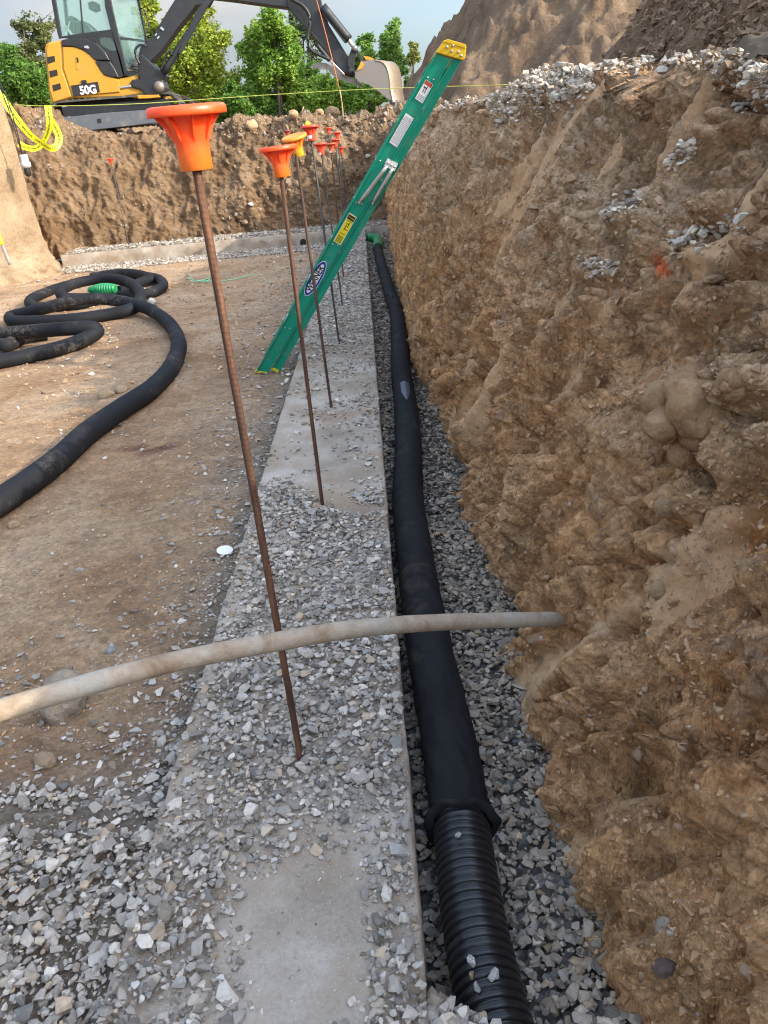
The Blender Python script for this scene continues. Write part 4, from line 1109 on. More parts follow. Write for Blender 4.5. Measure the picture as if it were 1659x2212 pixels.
BARS = [ # base px, height-reference px of cap top, y, (mat), cap style, label words
    ((650, 1640), (400, 224), None, m_rust, 'orange', 'thick rusty rebar nearest the viewer, in front of the ladder', 'large bright orange mushroom cap on the nearest rebar'),
    ((697, 1095), (599, 314), None, m_rust, 'orange', 'rusty rebar second from the viewer', 'orange cap on the second nearest rebar, lowest of the front caps'),
    ((716, 880), (634, 292), None, m_rust2, 'yellow', 'rusty rebar third from the viewer, under the tilted amber cap', 'amber cap tilted to the left, on the third rebar'),
    ((733, 742), (669, 271), None, m_grey, 'red', 'dark grey rebar under the tall red cap', 'dusty red cap with a bit of yellow on top, right of the amber cap'),
    ((740, 660), (692, 309), None, m_grey, 'red', 'grey rebar under the red cap behind the ladder rail', 'red cap with white label right of the dusty red one'),
    ((742, 600), (714, 309), None, m_rust2, 'dull', 'thin brown rebar under the dull orange cap', 'dull faded orange cap between two red caps'),
    (None, (724, 300), 9.9, m_grey, 'red', 'slim grey rebar just behind the dull orange cap', 'red cap just behind and above the dull orange cap'),
    (None, (728, 285), 11.4, m_grey, 'red', 'slim grey rebar at the rear of the row, topped second highest at the right', 'small red cap at the rear of the row, second highest at the right'),
    (None, (736.5, 317), 12.8, m_rust2, 'red', 'slim brown rebar rightmost in the row', 'small red cap rightmost and lowest of the far caps'),
    (None, (709.5, 276), 14.5, m_grey, 'red', 'far grey rebar under the highest small cap', 'small red cap highest of the far group'),
    (None, (620, 282), 14.5, m_grey, 'darkred', 'slim rebar on the cross footing behind the amber cap', 'small dark red cap peeking above the amber cap'),
    (None, (238, 342), 14.55, m_grey, 'red', 'lone slim rebar standing on the cross footing at left', 'lone small red cap in front of the far dirt bank'),
]
def cap_mat(name, top, low):
    def f(nt, b):
        g = nt.nodes.new('ShaderNodeTexCoord'); sx = nt.nodes.new('ShaderNodeSeparateXYZ')
        nt.links.new(g.outputs['Object'], sx.inputs[0])
        c = ramp(nt, math_(nt, 'ADD', math_(nt, 'MULTIPLY', sx.outputs['Z'], 12.0), 1.0), [(.0, low), (.42, top), (1.0, top)])  # yellower low end: glow through thin wall painted in; truly yellow on amber
        d_ = ramp(nt, noise(nt, objco(nt), 55, 6, .7), [(.5, (0, 0, 0)), (.8, (.22, .22, .22))])
        c = mix(nt, d_, c, (.45, .33, .22)); setc(nt, b, c)
        b.inputs['Subsurface Weight'].default_value = .35
        b.inputs['Subsurface Radius'].default_value = (.02, .006, .002)
        b.inputs['Subsurface Scale'].default_value = .5
        nt.links.new(noise(nt, objco(nt), 30, 4), N(nt, 'ShaderNodeValToRGB').inputs['Fac'])
    return mat(name, top, .38, build=f)
CM = dict(orange=cap_mat('orange_cap_plastic', (1.0, .092, .016), (1.0, .20, .022)), yellow=cap_mat('amber_cap_plastic', (1.0, .27, .02), (.95, .50, .04)),
          red=cap_mat('red_cap_plastic', (.85, .075, .035), (.9, .10, .035)), dull=cap_mat('dull_cap_plastic', (.60, .10, .04), (.62, .16, .05)), darkred=cap_mat('dark_red_cap_plastic', (.40, .04, .035), (.45, .05, .04)))
def cap_parts(root, m_, hi):
    n = 64 if hi else 24
    # z=0 top, going down
    prof = [(.0005, -.004), (.044, -.004), (.050, -.0015), (.0545, -.0025), (.0568, -.006), (.0570, -.012), (.0560, -.0152), (.0535, -.0150), (.0525, -.0118), (.041, -.0135), (.0345, -.020), (.0300, -.029), (.0270, -.038), (.0250, -.048), (.0240, -.060), (.0243, -.086), (.0225, -.087), (.0215, -.084), (.0205, -.06), (.018, -.03), (.0005, -.028)]
    o = bpy.data.objects.new('cap_shell', None)
    prof = np.array(prof); th = np.linspace(0, 2 * np.pi, n, endpoint=False)
    V = np.stack([prof[:, None, 0] * np.cos(th), prof[:, None, 0] * np.sin(th), np.repeat(prof[:, 1:2], n, 1)], -1).reshape(-1, 3)
    me = mesh_np('cap_shell', V, grid_faces(len(prof), n, wrap=True, flip=True)); me.materials.append(m_)
    bpy.data.objects.remove(o); o = bpy.data.objects.new('cap_shell', me); COL.objects.link(o); o.parent = root
    for k in range(8):
        a = k * math.pi / 4 + .25; bm = bmesh.new(); w = .0011
        pr = [(.0235, -.050), (.0245, -.0500), (.0285, -.044), (.036, -.029), (.046, -.017), (.0515, -.0122), (.040, -.0120), (.025, -.03)]
        l = [bm.verts.new((r_, -w, z_)) for r_, z_ in pr]; h_ = [bm.verts.new((r_, w, z_)) for r_, z_ in pr]
        bm.faces.new(l); bm.faces.new(h_[::-1])
        for i in range(len(pr)): bm.faces.new((l[i], l[(i + 1) % len(pr)], h_[(i + 1) % len(pr)], h_[i]))
        bmesh.ops.recalc_face_normals(bm, faces=bm.faces)
        me2 = bpy.data.meshes.new('fin'); bm.to_mesh(me2); bm.free(); me2.materials.append(m_)
        f_ = bpy.data.objects.new('fin', me2); COL.objects.link(f_); f_.parent = root; f_.rotation_euler = (0, 0, a)
m_label = mat('white_label', (.7, .7, .68), .6)
for i, (bpx, tpx, yb_, m_, st, lb, lbc) in enumerate(BARS):
    if bpx: base = Uz(*bpx, 0.0)
    else: base = Uy(*tpx, yb_); 
    x, y = base[0], base[1]
    top = Uy(*tpx, y); 
    zt_ = top[2]; lean = (0.0, 0.0) if not bpx else (top[0] - x, 0)
    rad = .0068 if i == 0 else .0066 if i < 5 else .0075
    V, F_ = rebar_mesh(x, y, -.02, zt_ - .035, rad, .0016 if i == 0 else .0028 if i < 3 else .01, 16 if i < 3 else 8, lean)
    o = joined('bar', [(V, F_)], m_)
    th_ = empty('capped_rebar', (x, y, 0), lb, 'rebar', 'rebars with safety caps standing in the footings')
    o.name = 'bar'; o.parent = th_; o.location = (-x, -y, 0)
    root = bpy.data.objects.new('cap', None); COL.objects.link(root); root.parent = th_; root.location = (top[0] - x, top[1] - y, top[2])
    root['label'] = lbc
    scl = 1.0 if i < 3 else .98 if i < 6 else 1.05
    root.scale = (scl,) * 3
    if i == 0: root.rotation_euler = (math.radians(3), math.radians(0), .1)
    elif st == 'yellow': root.rotation_euler = (math.radians(6), math.radians(-13), .5)
    else: root.rotation_euler = (math.radians(random.uniform(-3, 3)), math.radians(random.uniform(-3, 3)), random.random())
    cap_parts(root, CM[st], i < 3)
    if i in (3, 4, 5):
        bm = bmesh.new(); bmesh.ops.create_cone(bm, cap_ends=False, segments=16, radius1=.0250, radius2=.0253, depth=.018, matrix=Matrix.Translation((0, 0, -.078 if i > 3 else -.065)))
        bmesh.ops.delete(bm, geom=[v for v in bm.verts if not (v.co.y < 0 and v.co.x < .01)], context='VERTS')
        me2 = bpy.data.meshes.new('sticker'); bm.to_mesh(me2); bm.free(); me2.materials.append(m_label)
        f_ = bpy.data.objects.new('sticker', me2); COL.objects.link(f_); f_.parent = root; f_.rotation_euler = (0, 0, -.5)
    if i == 3:
        rock('yellow_plug', tuple(top + np.array([-.012, 0, .008])), (.016, .016, .015), mat('yellow_plastic', (.85, .72, .03), .5), 'small yellow plug on top of the dusty red cap', 'plug', 4.2, lumps=.1)

# ---------------------------------------------------------------- plates: outlines given depth
def plate(name, pts, yf, depth, m_, parent=None, bevel=0.0, ytop=None, smooth=False):
    "pts in photo px on the plane y = yf (or an explicit list of 3D points), extruded away from the viewer"
    bm = bmesh.new()
    P3 = [Vector(p) if len(p) == 3 else Vector(Uy(p[0], p[1], yf)) for p in pts]
    a = [bm.verts.new(p) for p in P3]
    b = [bm.verts.new(p + Vector((0, depth, 0))) for p in P3]
    fa = bm.faces.new(a); fb = bm.faces.new(b[::-1]); n = len(a)
    for i in range(n): bm.faces.new((a[(i + 1) % n], a[i], b[i], b[(i + 1) % n]))
    bmesh.ops.recalc_face_normals(bm, faces=bm.faces)
    if bevel > 0:
        es = [e for e in bm.edges if any(abs(abs(f.normal.y) - 1) < .05 for f in e.link_faces)]
        bmesh.ops.bevel(bm, geom=es, offset=bevel, segments=3, profile=.6, affect='EDGES', clamp_overlap=True)
    bmesh.ops.triangulate(bm, faces=[f for f in bm.faces if len(f.verts) > 4])
    o = bench(name, bm, m_, parent)
    return o
def bar(name, p0, p1, r_, m_, parent, n=16):
    return tube_obj(name, [np.array(p0, float), (np.array(p0, float) + np.array(p1, float)) / 2, np.array(p1, float)], r_, m_, parent, max(.01, np.linalg.norm(np.array(p1, float) - np.array(p0, float)) / 6), n, up=(0.03, 1, .02))
def text_mesh(txt, size=1.0, bold=.0):
    c = bpy.data.curves.new('lettering', 'FONT'); c.body = txt; c.size = size; c.offset = bold
    c.align_x = 'CENTER'; c.align_y = 'CENTER'; c.resolution_u = 3
    o = bpy.data.objects.new('lettering', c); COL.objects.link(o)
    dg = bpy.context.evaluated_depsgraph_get(); me = bpy.data.meshes.new_from_object(o.evaluated_get(dg))
    bpy.data.objects.remove(o); bpy.data.curves.remove(c)
    return me

# ---------------------------------------------------------------- ladder
def worn(c, d, amt=.5, sc=9):
    def f(nt, b):
        v = objco(nt)
        k = ramp(nt, noise(nt, v, sc, 8, .75, .3), [(.52, (0, 0, 0)), (.75, (amt, amt, amt))])
        setc(nt, b, mix(nt, k, c, d)); bump(nt, b, noise(nt, v, 80, 3), .001, .3)
        nt.links.new(ramp(nt, noise(nt, v, 12, 5), [(.3, (.35, .35, .35)), (.7, (.6, .6, .6))]), b.inputs['Roughness'])
    return f
m_fib = mat('green_fibreglass', (.0, .22, .13), .42, build=worn((.0, .27, .17), (.20, .27, .20), .6))
m_fibd = mat('green_fibreglass_dark', (.0, .10, .06), .5, build=worn((.0, .10, .06), (.05, .1, .07)))
m_alu = mat('worn_aluminium', (.55, .54, .50), .38, .85, build=worn((.55, .54, .50), (.38, .34, .28), .6))
m_yel = mat('yellow_moulding', (.75, .48, .02), .45, build=worn((.74, .46, .02), (.5, .36, .15), .4))
m_foot = mat('yellow_foot', (.70, .55, .03), .6)
YB, YT = 4.95, 4.30
_A, _B = Uy(566, 803, YB), Uy(968, 120, YT)
_d = (_B - _A) / np.linalg.norm(_B - _A); _b = np.cross((0, -1, 0), _d); _b /= np.linalg.norm(_b); _n = np.cross(_d, _b)
def LP(px, py, off=0.0):
    d = ray(px, py); E_ = np.array([0, 0, EYE]); t = np.dot(_A - E_, _n) / np.dot(d, _n)
    p = E_ + d * t; p[1] += off; return p
lad = empty('stepladder', tuple(LP(575, 803)), 'green fibreglass stepladder folded shut and leaning against the right bank with a yellow top', 'ladder')
fr_t = [(941, 116), (974, 128)]; fr_b = [(553, 802), (579, 806)]
re_t = [(979, 127), (997, 131)]; re_b = [(588, 794), (603, 804)]
Wd = .42
def rail(q, off, m_, name, th=.026):
    o = plate(name, [tuple(LP(a, b, off)) for a, b in q], 0, th, m_, lad, .003)
    return o
def lerp(a, b, t): return (a[0] + (b[0] - a[0]) * t, a[1] + (b[1] - a[1]) * t)
for off, nm in ((0.0, 'near'), (Wd, 'far')):
    k = 0 if off == 0 else 1
    rail([fr_b[0], fr_t[0], fr_t[1], fr_b[1]], off, m_fib, 'front_rail')
    rail([re_b[0], re_t[0], re_t[1], re_b[1]], off + .004, m_fib, 'rear_rail')
# flange lips on the near rails (channels)
for qa, qb, off in ((fr_b[0], fr_t[0], 0), (fr_b[1], fr_t[1], 0), (re_b[0], re_t[0], .004), (re_b[1], re_t[1], .004)):
    sgn = 2.4 if qa in (fr_b[0], re_b[0]) else -2.4
    rail([qa, qb, (qb[0] + sgn, qb[1] + .8), (qa[0] + sgn, qa[1] + .8)], off - .013, m_fib, 'rail_flange', .040)
for t in np.linspace(.14, .93, 7):
    for ds in (.3, .7):
        a = lerp(lerp(fr_b[0], fr_t[0], t), lerp(fr_b[1], fr_t[1], t), ds)
        lathe('rivet', [(.0005, -.004), (.004, -.003), (.0055, .001)], m_alu, lad, LP(*a, -.0005), 10, (0, 1, 0))
# steps between near and far front rails
for t in np.linspace(.14, .93, 7):
    a = lerp(fr_b[0], fr_t[0], t); b = lerp(fr_b[1], fr_t[1], t)
    q0, q1 = LP(a[0] + 2, a[1] + 2, .026), LP(b[0] - 4, b[1] - 2, .026)
    d_ = (q1 - q0) * .95; upv = np.array([-d_[2], 0, d_[0]]) * .22
    plate('step', [tuple(q0), tuple(q0 + d_), tuple(q0 + d_ + upv), tuple(q0 + upv)], 0, Wd - .026, m_alu, lad, .002)
for t in (.1, .35, .6, .85):
    a = lerp(re_b[0], re_t[0], t)
    p0 = LP(a[0] + 7, a[1], .03); p1 = p0 + np.array([0, Wd - .03, 0]); bar('rear_brace', p0, p1, .008, m_alu, lad, 8)
# hinged spreader bars and their bracket
def strip(name, a, b, w, off, m_, th=.006):
    p0, p1 = LP(*a, off), LP(*b, off); d_ = (p1 - p0); d_ /= np.linalg.norm(d_); n_ = np.cross(d_, (0, 1, 0)); n_ *= w / 2
    return plate(name, [tuple(p0 - n_), tuple(p1 - n_), tuple(p1 + n_), tuple(p0 + n_)], 0, th, m_, lad, .0015)
bar('spreader_bar', LP(776, 438, -.016), LP(836, 358, -.016), .0105, m_alu, lad, 12)
bar('spreader_bar', LP(805, 439, -.016), LP(849, 362, -.016), .0105, m_alu, lad, 12)
strip('spreader_bracket', (833, 350), (856, 362), .042, -.018, m_alu, .014)
for a in ((776, 438), (805, 439), (838, 352), (845, 356), (852, 360)):
    p = LP(*a, -.022); lathe('rivet', [(.0005, -.006), (.005, -.005), (.007, 0), (.007, .006)], m_alu, lad, p, 12, (0, 1, 0))
# top cap
tp = [(941, 114), (958, 88), (966, 86), (1004, 97), (1007, 101), (1004, 127), (999, 131)]
plate('top_cap', [tuple(LP(a, b, -.012)) for a, b in tp], 0, Wd + .03, m_yel, lad, .006)
plate('top_cap_lip', [tuple(LP(a, b, -.015)) for a, b in ((957, 91), (966, 85), (1006, 97), (1005, 105))], 0, .006, m_yel, lad, .002)
for a in ((965, 102), (978, 99), (975, 111), (990, 113), (996, 121)):
    lathe('rivet', [(.0005, -.007), (.005, -.006), (.0065, 0)], m_alu, lad, LP(*a, -.012), 12, (0, 1, 0))
# feet
plate('foot', [tuple(LP(a, b, -.004)) for a, b in ((552, 800), (579, 804), (577, 809), (551, 805))], 0, .036, m_foot, lad, .002)
plate('foot', [tuple(LP(a, b, -.004)) for a, b in ((585, 791), (603, 800), (601, 806), (584, 797))], 0, .036, m_foot, lad, .002)
# stickers and lettering on the near front rail
def ladframe(c, off=-.0042):
    "axes along and across the near front rail at photo point c"
    o = LP(*c, off); a = LP(*lerp(fr_b[0], fr_t[0], .6), off) - LP(*lerp(fr_b[0], fr_t[0], .5), off); a /= np.linalg.norm(a)
    n_ = np.array([0, -1.0, 0]); b = np.cross(n_, a); b /= np.linalg.norm(b); n_ = np.cross(a, b)
    if np.dot(n_, (0, -1, 0)) < 0: n_ = -n_
    return o, a, b, n_
def quad(name, c, la, wb, m_, off=-.0042, sh=0, th=.0006, u0=0, v0=0):
    o, a, b, n_ = ladframe(c, off); bm = bmesh.new()
    vs_ = [o + a * (u0 + u_ * la / 2) + b * (v0 + v_ * wb / 2) for u_, v_ in ((-1, -1), (1, -1), (1, 1), (-1, 1))]
    w_ = [bm.verts.new(v) for v in vs_] + [bm.verts.new(v - n_ * th) for v in vs_]
    bm.faces.new(w_[:4]); bm.faces.new(w_[7:3:-1])
    for i in range(4): bm.faces.new((w_[i], w_[(i + 1) % 4], w_[4 + (i + 1) % 4], w_[4 + i]))
    bmesh.ops.recalc_face_normals(bm, faces=bm.faces)
    return bench(name, bm, m_, lad)
def ladtext(txt, c, size, m_, off, u0=0, v0=0, sx=1, bold=0, across=False, name='lettering'):
    me = text_mesh(txt, size, bold); o, a, b, n_ = ladframe(c, off)
    ea, eb = (-b, a) if across else (a, b)
    for v in me.vertices:
        q_ = o + ea * v.co.x * sx + eb * v.co.y + a * u0 + b * v0
        v.co = q_
    return link(name, me, m_, lad)
m_white = mat('label_white', (.72, .72, .72), .55); m_blue = mat('label_blue', (.012, .035, .30), .5); m_blk = mat('label_black', (.012, .012, .012), .6)
m_ylab = mat('label_yellow', (.80, .66, .02), .55); m_glab = mat('label_grey', (.33, .33, .35), .6); m_red = mat('label_red', (.45, .06, .04), .5)
def oval(name, c, ra, rb, m_, off):
    o, a, b, n_ = ladframe(c, off); bm = bmesh.new()
    f_ = [bm.verts.new(o + a * ra * math.cos(t) + b * rb * math.sin(t)) for t in np.linspace(0, 2 * math.pi, 48, endpoint=False)]
    g_ = [bm.verts.new(Vector(v.co) - Vector(n_) * .0006) for v in f_]
    bm.faces.new(f_); bm.faces.new(g_[::-1])
    for i in range(48): bm.faces.new((f_[i], f_[(i + 1) % 48], g_[(i + 1) % 48], g_[i]))
    bmesh.ops.recalc_face_normals(bm, faces=bm.faces)
    return bench(name, bm, m_, lad)
LC = (681, 602)
oval('logo_border', LC, .128, .036, m_white, -.0044); oval('logo_oval', LC, .123, .0325, m_blue, -.0052)
# white lens inside the blue oval
oval('logo_panel', LC, .105, .0215, m_white, -.0060)
ladtext('WERNER', LC, .052, m_blk, -.0070, sx=.86, bold=.0012)
quad('warning_label', (745, 495), .19, .048, m_white, -.0042); quad('warning_label', (745, 495), .184, .042, m_ylab, -.0050)
quad('label_header', (745, 495), .028, .042, m_blk, -.0058, u0=.074)
ladtext('DANGER', (745, 495), .0105, m_ylab, -.0066, u0=.074, sx=.92, across=True)
for k in range(6): quad('label_line', (745, 495), .003, .034, m_blk, -.0058, u0=-.085 + k * .0075)
for k, (u_, v_, l_, w_) in enumerate(((.03, -.006, .03, .004), (.01, .004, .035, .004), (.0, -.008, .004, .02), (.035, .0, .004, .018), (.052, .0, .003, .032), (-.03, .0, .003, .03))): quad('label_line', (745, 495), l_, w_, m_blk, -.0058, u0=u_, v0=v_)
quad('instruction_label', (867, 282), .165, .048, m_white, -.0042)
for k in range(17): quad('label_line', (867, 282), .0028, .040 - .006 * (k % 3 == 1), m_glab, -.0050, u0=-.070 + k * .0087)
quad('instruction_label', (916, 198), .100, .044, m_white, -.0042)
quad('label_header', (916, 198), .018, .040, m_red, -.0050, u0=.040)
for k in range(4): quad('label_line', (916, 198), .0028, .034, m_glab, -.0050, u0=-.042 + k * .007)
for u_, v_, l_, w_ in ((.01, -.004, .035, .004), (.018, .004, .006, .02), (.002, .006, .02, .004)): quad('label_line', (916, 198), l_, w_, m_blk, -.0050, u0=u_, v0=v_)

# ---------------------------------------------------------------- excavator
Zs = 2.880
def z1(*pts): return [(a / Zs, b / Zs) for a, b in pts]                 # points read off an enlargement
def z2(*pts): return [(411.4 + a / 3.360, b / 3.360) for a, b in pts]
YX = 17.0
m_ey = mat('excavator_yellow', (.70, .36, .02), .38, build=worn((.48, .245, .02), (.33, .22, .11), .7, 4))
m_ek = mat('excavator_black', (.014, .015, .017), .42, build=worn((.014, .015, .018), (.10, .085, .065), .35, 4))
m_ed = mat('boom_black', (.018, .020, .022), .38, build=worn((.016, .018, .021), (.08, .07, .055), .3, 4))
m_es = mat('worn_steel', (.25, .22, .19), .5, .6, build=worn((.22, .20, .18), (.30, .22, .14), .7, 3))
m_blade = mat('blade_steel', (.10, .11, .12), .5, .4, build=worn((.13, .145, .165), (.32, .27, .21), .7, 5))
m_glass = mat('cab_glass', (.55, .75, .70), .05)
b_ = m_glass.node_tree.nodes['Principled BSDF']; b_.inputs['Transmission Weight'].default_value = .88; b_.inputs['IOR'].default_value = 1.06; b_.inputs['Base Color'].default_value = (.50, .72, .68, 1); b_.inputs['Alpha'].default_value = .8
m_chr = mat('cylinder_rod', (.6, .6, .6), .2, 1.0)
m_seat = mat('grey_seat', (.12, .13, .13), .8)
ex = empty('excavator', tuple(Uy(260, 262, YX)), 'yellow and black compact excavator standing on the far rim of the pit', 'excavator')
body = plate('body', z1((300, 560), (275, 300), (283, 275), (305, 262), (380, 248), (475, 260), (570, 310), (640, 400), (680, 470), (740, 488), (860, 462), (880, 585), (760, 604), (450, 612), (330, 648), (315, 642)), YX, 1.55, m_ey, ex, .05)
cw = plate('counterweight_panel', z1((288, 305), (300, 272), (376, 256), (384, 430), (444, 602), (333, 636), (308, 560)), YX - .03, .10, m_ey, ex, .02)
for q_ in (((290, 356), (338, 346), (343, 382), (296, 398)), ((306, 442), (354, 432), (360, 468), (312, 484)), ((324, 530), (374, 517), (380, 553), (332, 569))):
    plate('vent', z1(*q_), YX - .036, .03, m_hole, ex, .004)
plate('side_door', z1((390, 292), (470, 292), (555, 330), (618, 398), (650, 462), (720, 492), (742, 505), (744, 572), (452, 598), (396, 430)), YX - .03, .08, m_ey, ex, .015)
plate('door_slot', z1((470, 352), (486, 350), (498, 420), (494, 434), (482, 436), (474, 425)), YX - .038, .03, m_ey, ex, .003)
plate('door_latch', z1((476, 358), (486, 357), (490, 388), (480, 390)), YX - .045, .02, m_hole, ex)
plate('cowling', z1((380, 249), (440, 234), (525, 236), (600, 268), (655, 325), (682, 376), (590, 376), (560, 345), (515, 312), (455, 291), (384, 288)), YX - .05, .9, m_ek, ex, .03)
plate('lower_cowling', z1((588, 380), (684, 380), (715, 430), (738, 480), (700, 484), (650, 470), (625, 440)), YX - .05, .7, m_ek, ex, .03)
plate('grab_handle', z1((522, 286), (545, 283), (556, 296), (550, 304), (538, 300), (526, 298)), YX - .07, .03, m_chr, ex)
# model plate with number
plate('model_plate', z1((442, 532), (607, 508), (620, 570), (456, 598)), YX - .05, .03, m_ek, ex)
me = text_mesh('50G', .195, .007)
c0 = Uy(548 / Zs, 561 / Zs, YX - .056); c1 = Uy(605 / Zs, 556 / Zs, YX - .056); ax_ = c1 - c0; ax_ /= np.linalg.norm(ax_); uz_ = np.cross(ax_, (0, 1, 0)) * -1
if uz_[2] < 0: uz_ = -uz_
for v in me.vertices: v.co = c0 + ax_ * v.co.x * .95 + uz_ * v.co.y
link('model_number', me, m_white, ex)
plate('emblem', z1((503, 500), (535, 497), (538, 517), (507, 520)), YX - .055, .03, m_ek, ex, .004)
# cab
cab = plate('cab_lower_panel', z1((520, 238), (700, 192), (712, 236), (752, 360), (778, 468), (742, 486), (690, 380), (640, 310), (590, 262)), YX - .02, 1.0, m_ek, ex, .01)
plate('rear_post', z1((300, -110), (326, -110), (384, 236), (366, 240), (354, 196)), YX - .01, .06, m_ek, ex, .008)
plate('front_post', z1((640, -110), (668, -110), (700, 60), (794, 464), (764, 474), (690, 190), (652, 40)), YX - .02, .06, m_ek, ex, .01)
plate('window_sill', z1((384, 236), (384, 226), (520, 205), (694, 182), (700, 194), (520, 238)), YX - .01, .06, m_ek, ex, .006)
plate('side_window', z1((330, -100), (642, -100), (690, 182), (520, 205), (384, 228)), YX + .02, .012, m_glass, ex)
plate('window_divider', z1((486, -100), (493, -100), (520, 206), (512, 208)), YX + .01, .03, m_ek, ex)
plate('front_window', [tuple(Uy(a / Zs, b / Zs, yy_)) for a, b, yy_ in ((700, -100, YX + .05), (830, -100, YX + .75), (905, 250, YX + .85), (858, 438, YX + .8), (792, 440, YX + .05), (703, 60, YX + .05))], 0, .012, m_glass, ex)
plate('windscreen_bar', [tuple(Uy(a / Zs, b / Zs, yy_)) for a, b, yy_ in ((748, 228, YX + .04), (892, 248, YX + .8), (893, 262, YX + .8), (752, 242, YX + .04))], 0, .03, m_ek, ex)
plate('far_post', z1((826, -110), (848, -110), (912, 250), (866, 445), (852, 445), (896, 250)), YX + .9, .06, m_ek, ex, .01)
plate('cab_roof', z1((290, -110), (850, -110), (840, -160), (700, -175), (300, -160)), YX - .05, 1.1, m_ek, ex, .03)
plate('rear_cab_window', z1((618, 240), (640, 232), (688, 236), (706, 262), (722, 312), (700, 318), (655, 298), (625, 275)), YX - .03, .015, m_glass, ex, .003)
plate('far_rear_post', z1((380, -110), (398, -110), (430, 200), (414, 205)), YX + .95, .05, m_ek, ex)
# seat, levers, loose white strap
st_ = plate('seat', z1((452, 145), (475, 125), (520, 130), (560, 165), (580, 210), (470, 225)), YX + .35, .45, m_seat, ex, .04)
plate('seat_back', z1((400, 110), (440, 95), (462, 140), (470, 225), (420, 232)), YX + .35, .45, m_seat, ex, .04)
plate('headrest', z1((545, 15), (570, 5), (600, 15), (604, 55), (575, 68), (550, 55)), YX + .4, .25, m_seat, ex, .03)
plate('white_strap', z1((392, 150), (400, 145), (468, 232), (456, 236)), YX + .3, .02, m_white, ex)
plate('white_strap', z1((430, 130), (438, 134), (416, 215), (406, 212)), YX + .29, .02, m_white, ex)
tube_obj('grab_rail', [Uy(a / Zs, b / Zs, YX + .9) for a, b in ((872, 55), (895, 55), (915, 110), (930, 170), (940, 225))], .014, m_ek, ex, .05, 10)
# skirt, slew ring, swing post
plate('front_skirt', z1((738, 500), (850, 465), (905, 545), (1000, 588), (990, 612), (862, 612), (748, 598)), YX + .02, 1.0, m_ey, ex, .02)
plate('swing_bracket', z1((853, 592), (985, 588), (994, 605), (930, 612), (858, 614)), YX - .06, .8, m_ey, ex, .01)
plate('slew_ring', z1((470, 606), (860, 606), (850, 640), (480, 648)), YX + .3, .9, m_ek, ex, .01)
plate('swing_post', z1((862, 350), (880, 338), (915, 365), (975, 425), (1010, 440), (1028, 470), (1010, 500), (1026, 545), (1018, 590), (905, 594), (880, 560), (822, 545), (808, 512), (822, 495), (868, 490), (850, 450)), YX - .05, .45, m_ek, ex, .03)
bar('swing_rod', Uy(742 / Zs, 548 / Zs, YX + .0), Uy(822 / Zs, 536 / Zs, YX + .0), .028, m_chr, ex)
lathe('pivot_pin', [(.0005, -.05), (.09, -.05), (.10, 0), (.10, .1)], m_es, ex, Uy(990 / Zs, 540 / Zs, YX - .05), 24, (0, 1, 0))
tube_obj('hydraulic_hose', [Uy(a / Zs, b / Zs, YX - .1) for a, b in ((870, 400), (845, 350), (842, 310), (870, 280), (910, 285))], .022, m_ek, ex, .03, 10)
tube_obj('hydraulic_hose', [Uy(a / Zs, b / Zs, YX - .1) for a, b in ((850, 410), (824, 408), (824, 425), (860, 430))], .02, m_ek, ex, .03, 10)
tube_obj('hydraulic_hose', [Uy(a / Zs, b / Zs, YX - .12) for a, b in ((1000, 440), (1020, 380), (1040, 335), (1065, 315), (1070, 345))], .02, m_ek, ex, .03, 10)
# boom
boom = plate('boom', [(a, b) for a, b in z1((862, 350), (872, 292), (905, 268), (955, 215), (1010, 120), (1092, -10), (1150, -90))] + [(440, -60), (520, -50), (600, -30), (640, -12), (636, 8), (622, 17), (600, 14), (500, 0)] + z1((1315, -14), (1290, 35), (1262, 30), (1215, 35), (1180, 85), (1110, 170), (1000, 320), (935, 385), (900, 370)), YX + .02, .30, m_ed, ex, .02)
cyl = bar('boom_cylinder', Uy(1018 / Zs, 455 / Zs, YX - .06), Uy(1180 / Zs, 195 / Zs, YX - .06), .062, m_ed, ex, 20)
bar('boom_cylinder_rod', Uy(1165 / Zs, 215 / Zs, YX - .06), Uy(1262 / Zs, 50 / Zs, YX - .06), .034, m_chr, ex)
plate('cylinder_guard', z1((1225, 60), (1262, 20), (1310, -10), (1322, 0), (1282, 55), (1125, 335), (1105, 330)), YX - .13, .05, m_ed, ex, .008)
plate('clamp', z1((995, 175), (1003, 165), (1022, 182), (1015, 192)), YX - .005, .03, m_chr, ex)
plate('clamp', z1((962, 218), (972, 206), (978, 212), (968, 224)), YX - .005, .03, m_chr, ex); plate('clamp', z1((975, 236), (988, 222), (994, 228), (982, 244)), YX - .005, .03, m_chr, ex)
# arm
arm = plate('arm', z2((712, 62), (700, 20), (720, -60), (800, -110), (900, -90), (948, -10), (962, 60), (1005, 180), (1140, 402), (1200, 530), (1180, 556), (1140, 548), (1085, 500), (960, 345), (860, 235)), YX - .02, .24, m_ed, ex, .02)
bar('arm_cylinder', Uy(*z2((958, 50))[0], YX - .08), Uy(*z2((1150, 290))[0], YX - .08), .085, m_ed, ex, 20)
bar('arm_cylinder_rod', Uy(*z2((1145, 285))[0], YX - .08), Uy(*z2((1186, 342))[0], YX - .08), .04, m_chr, ex)
plate('arm_cylinder_guard', z2((950, 90), (962, 100), (1130, 305), (1118, 312)), YX - .17, .03, m_ed, ex)
plate('link_arm', z2((1172, 345), (1190, 332), (1206, 345), (1200, 390), (1190, 480), (1172, 520), (1140, 480), (1140, 430)), YX - .08, .08, m_ed, ex, .015)
plate('bucket_link', z2((1180, 348), (1198, 338), (1222, 372), (1258, 445), (1240, 460), (1215, 410)), YX - .1, .08, m_ed, ex, .01)
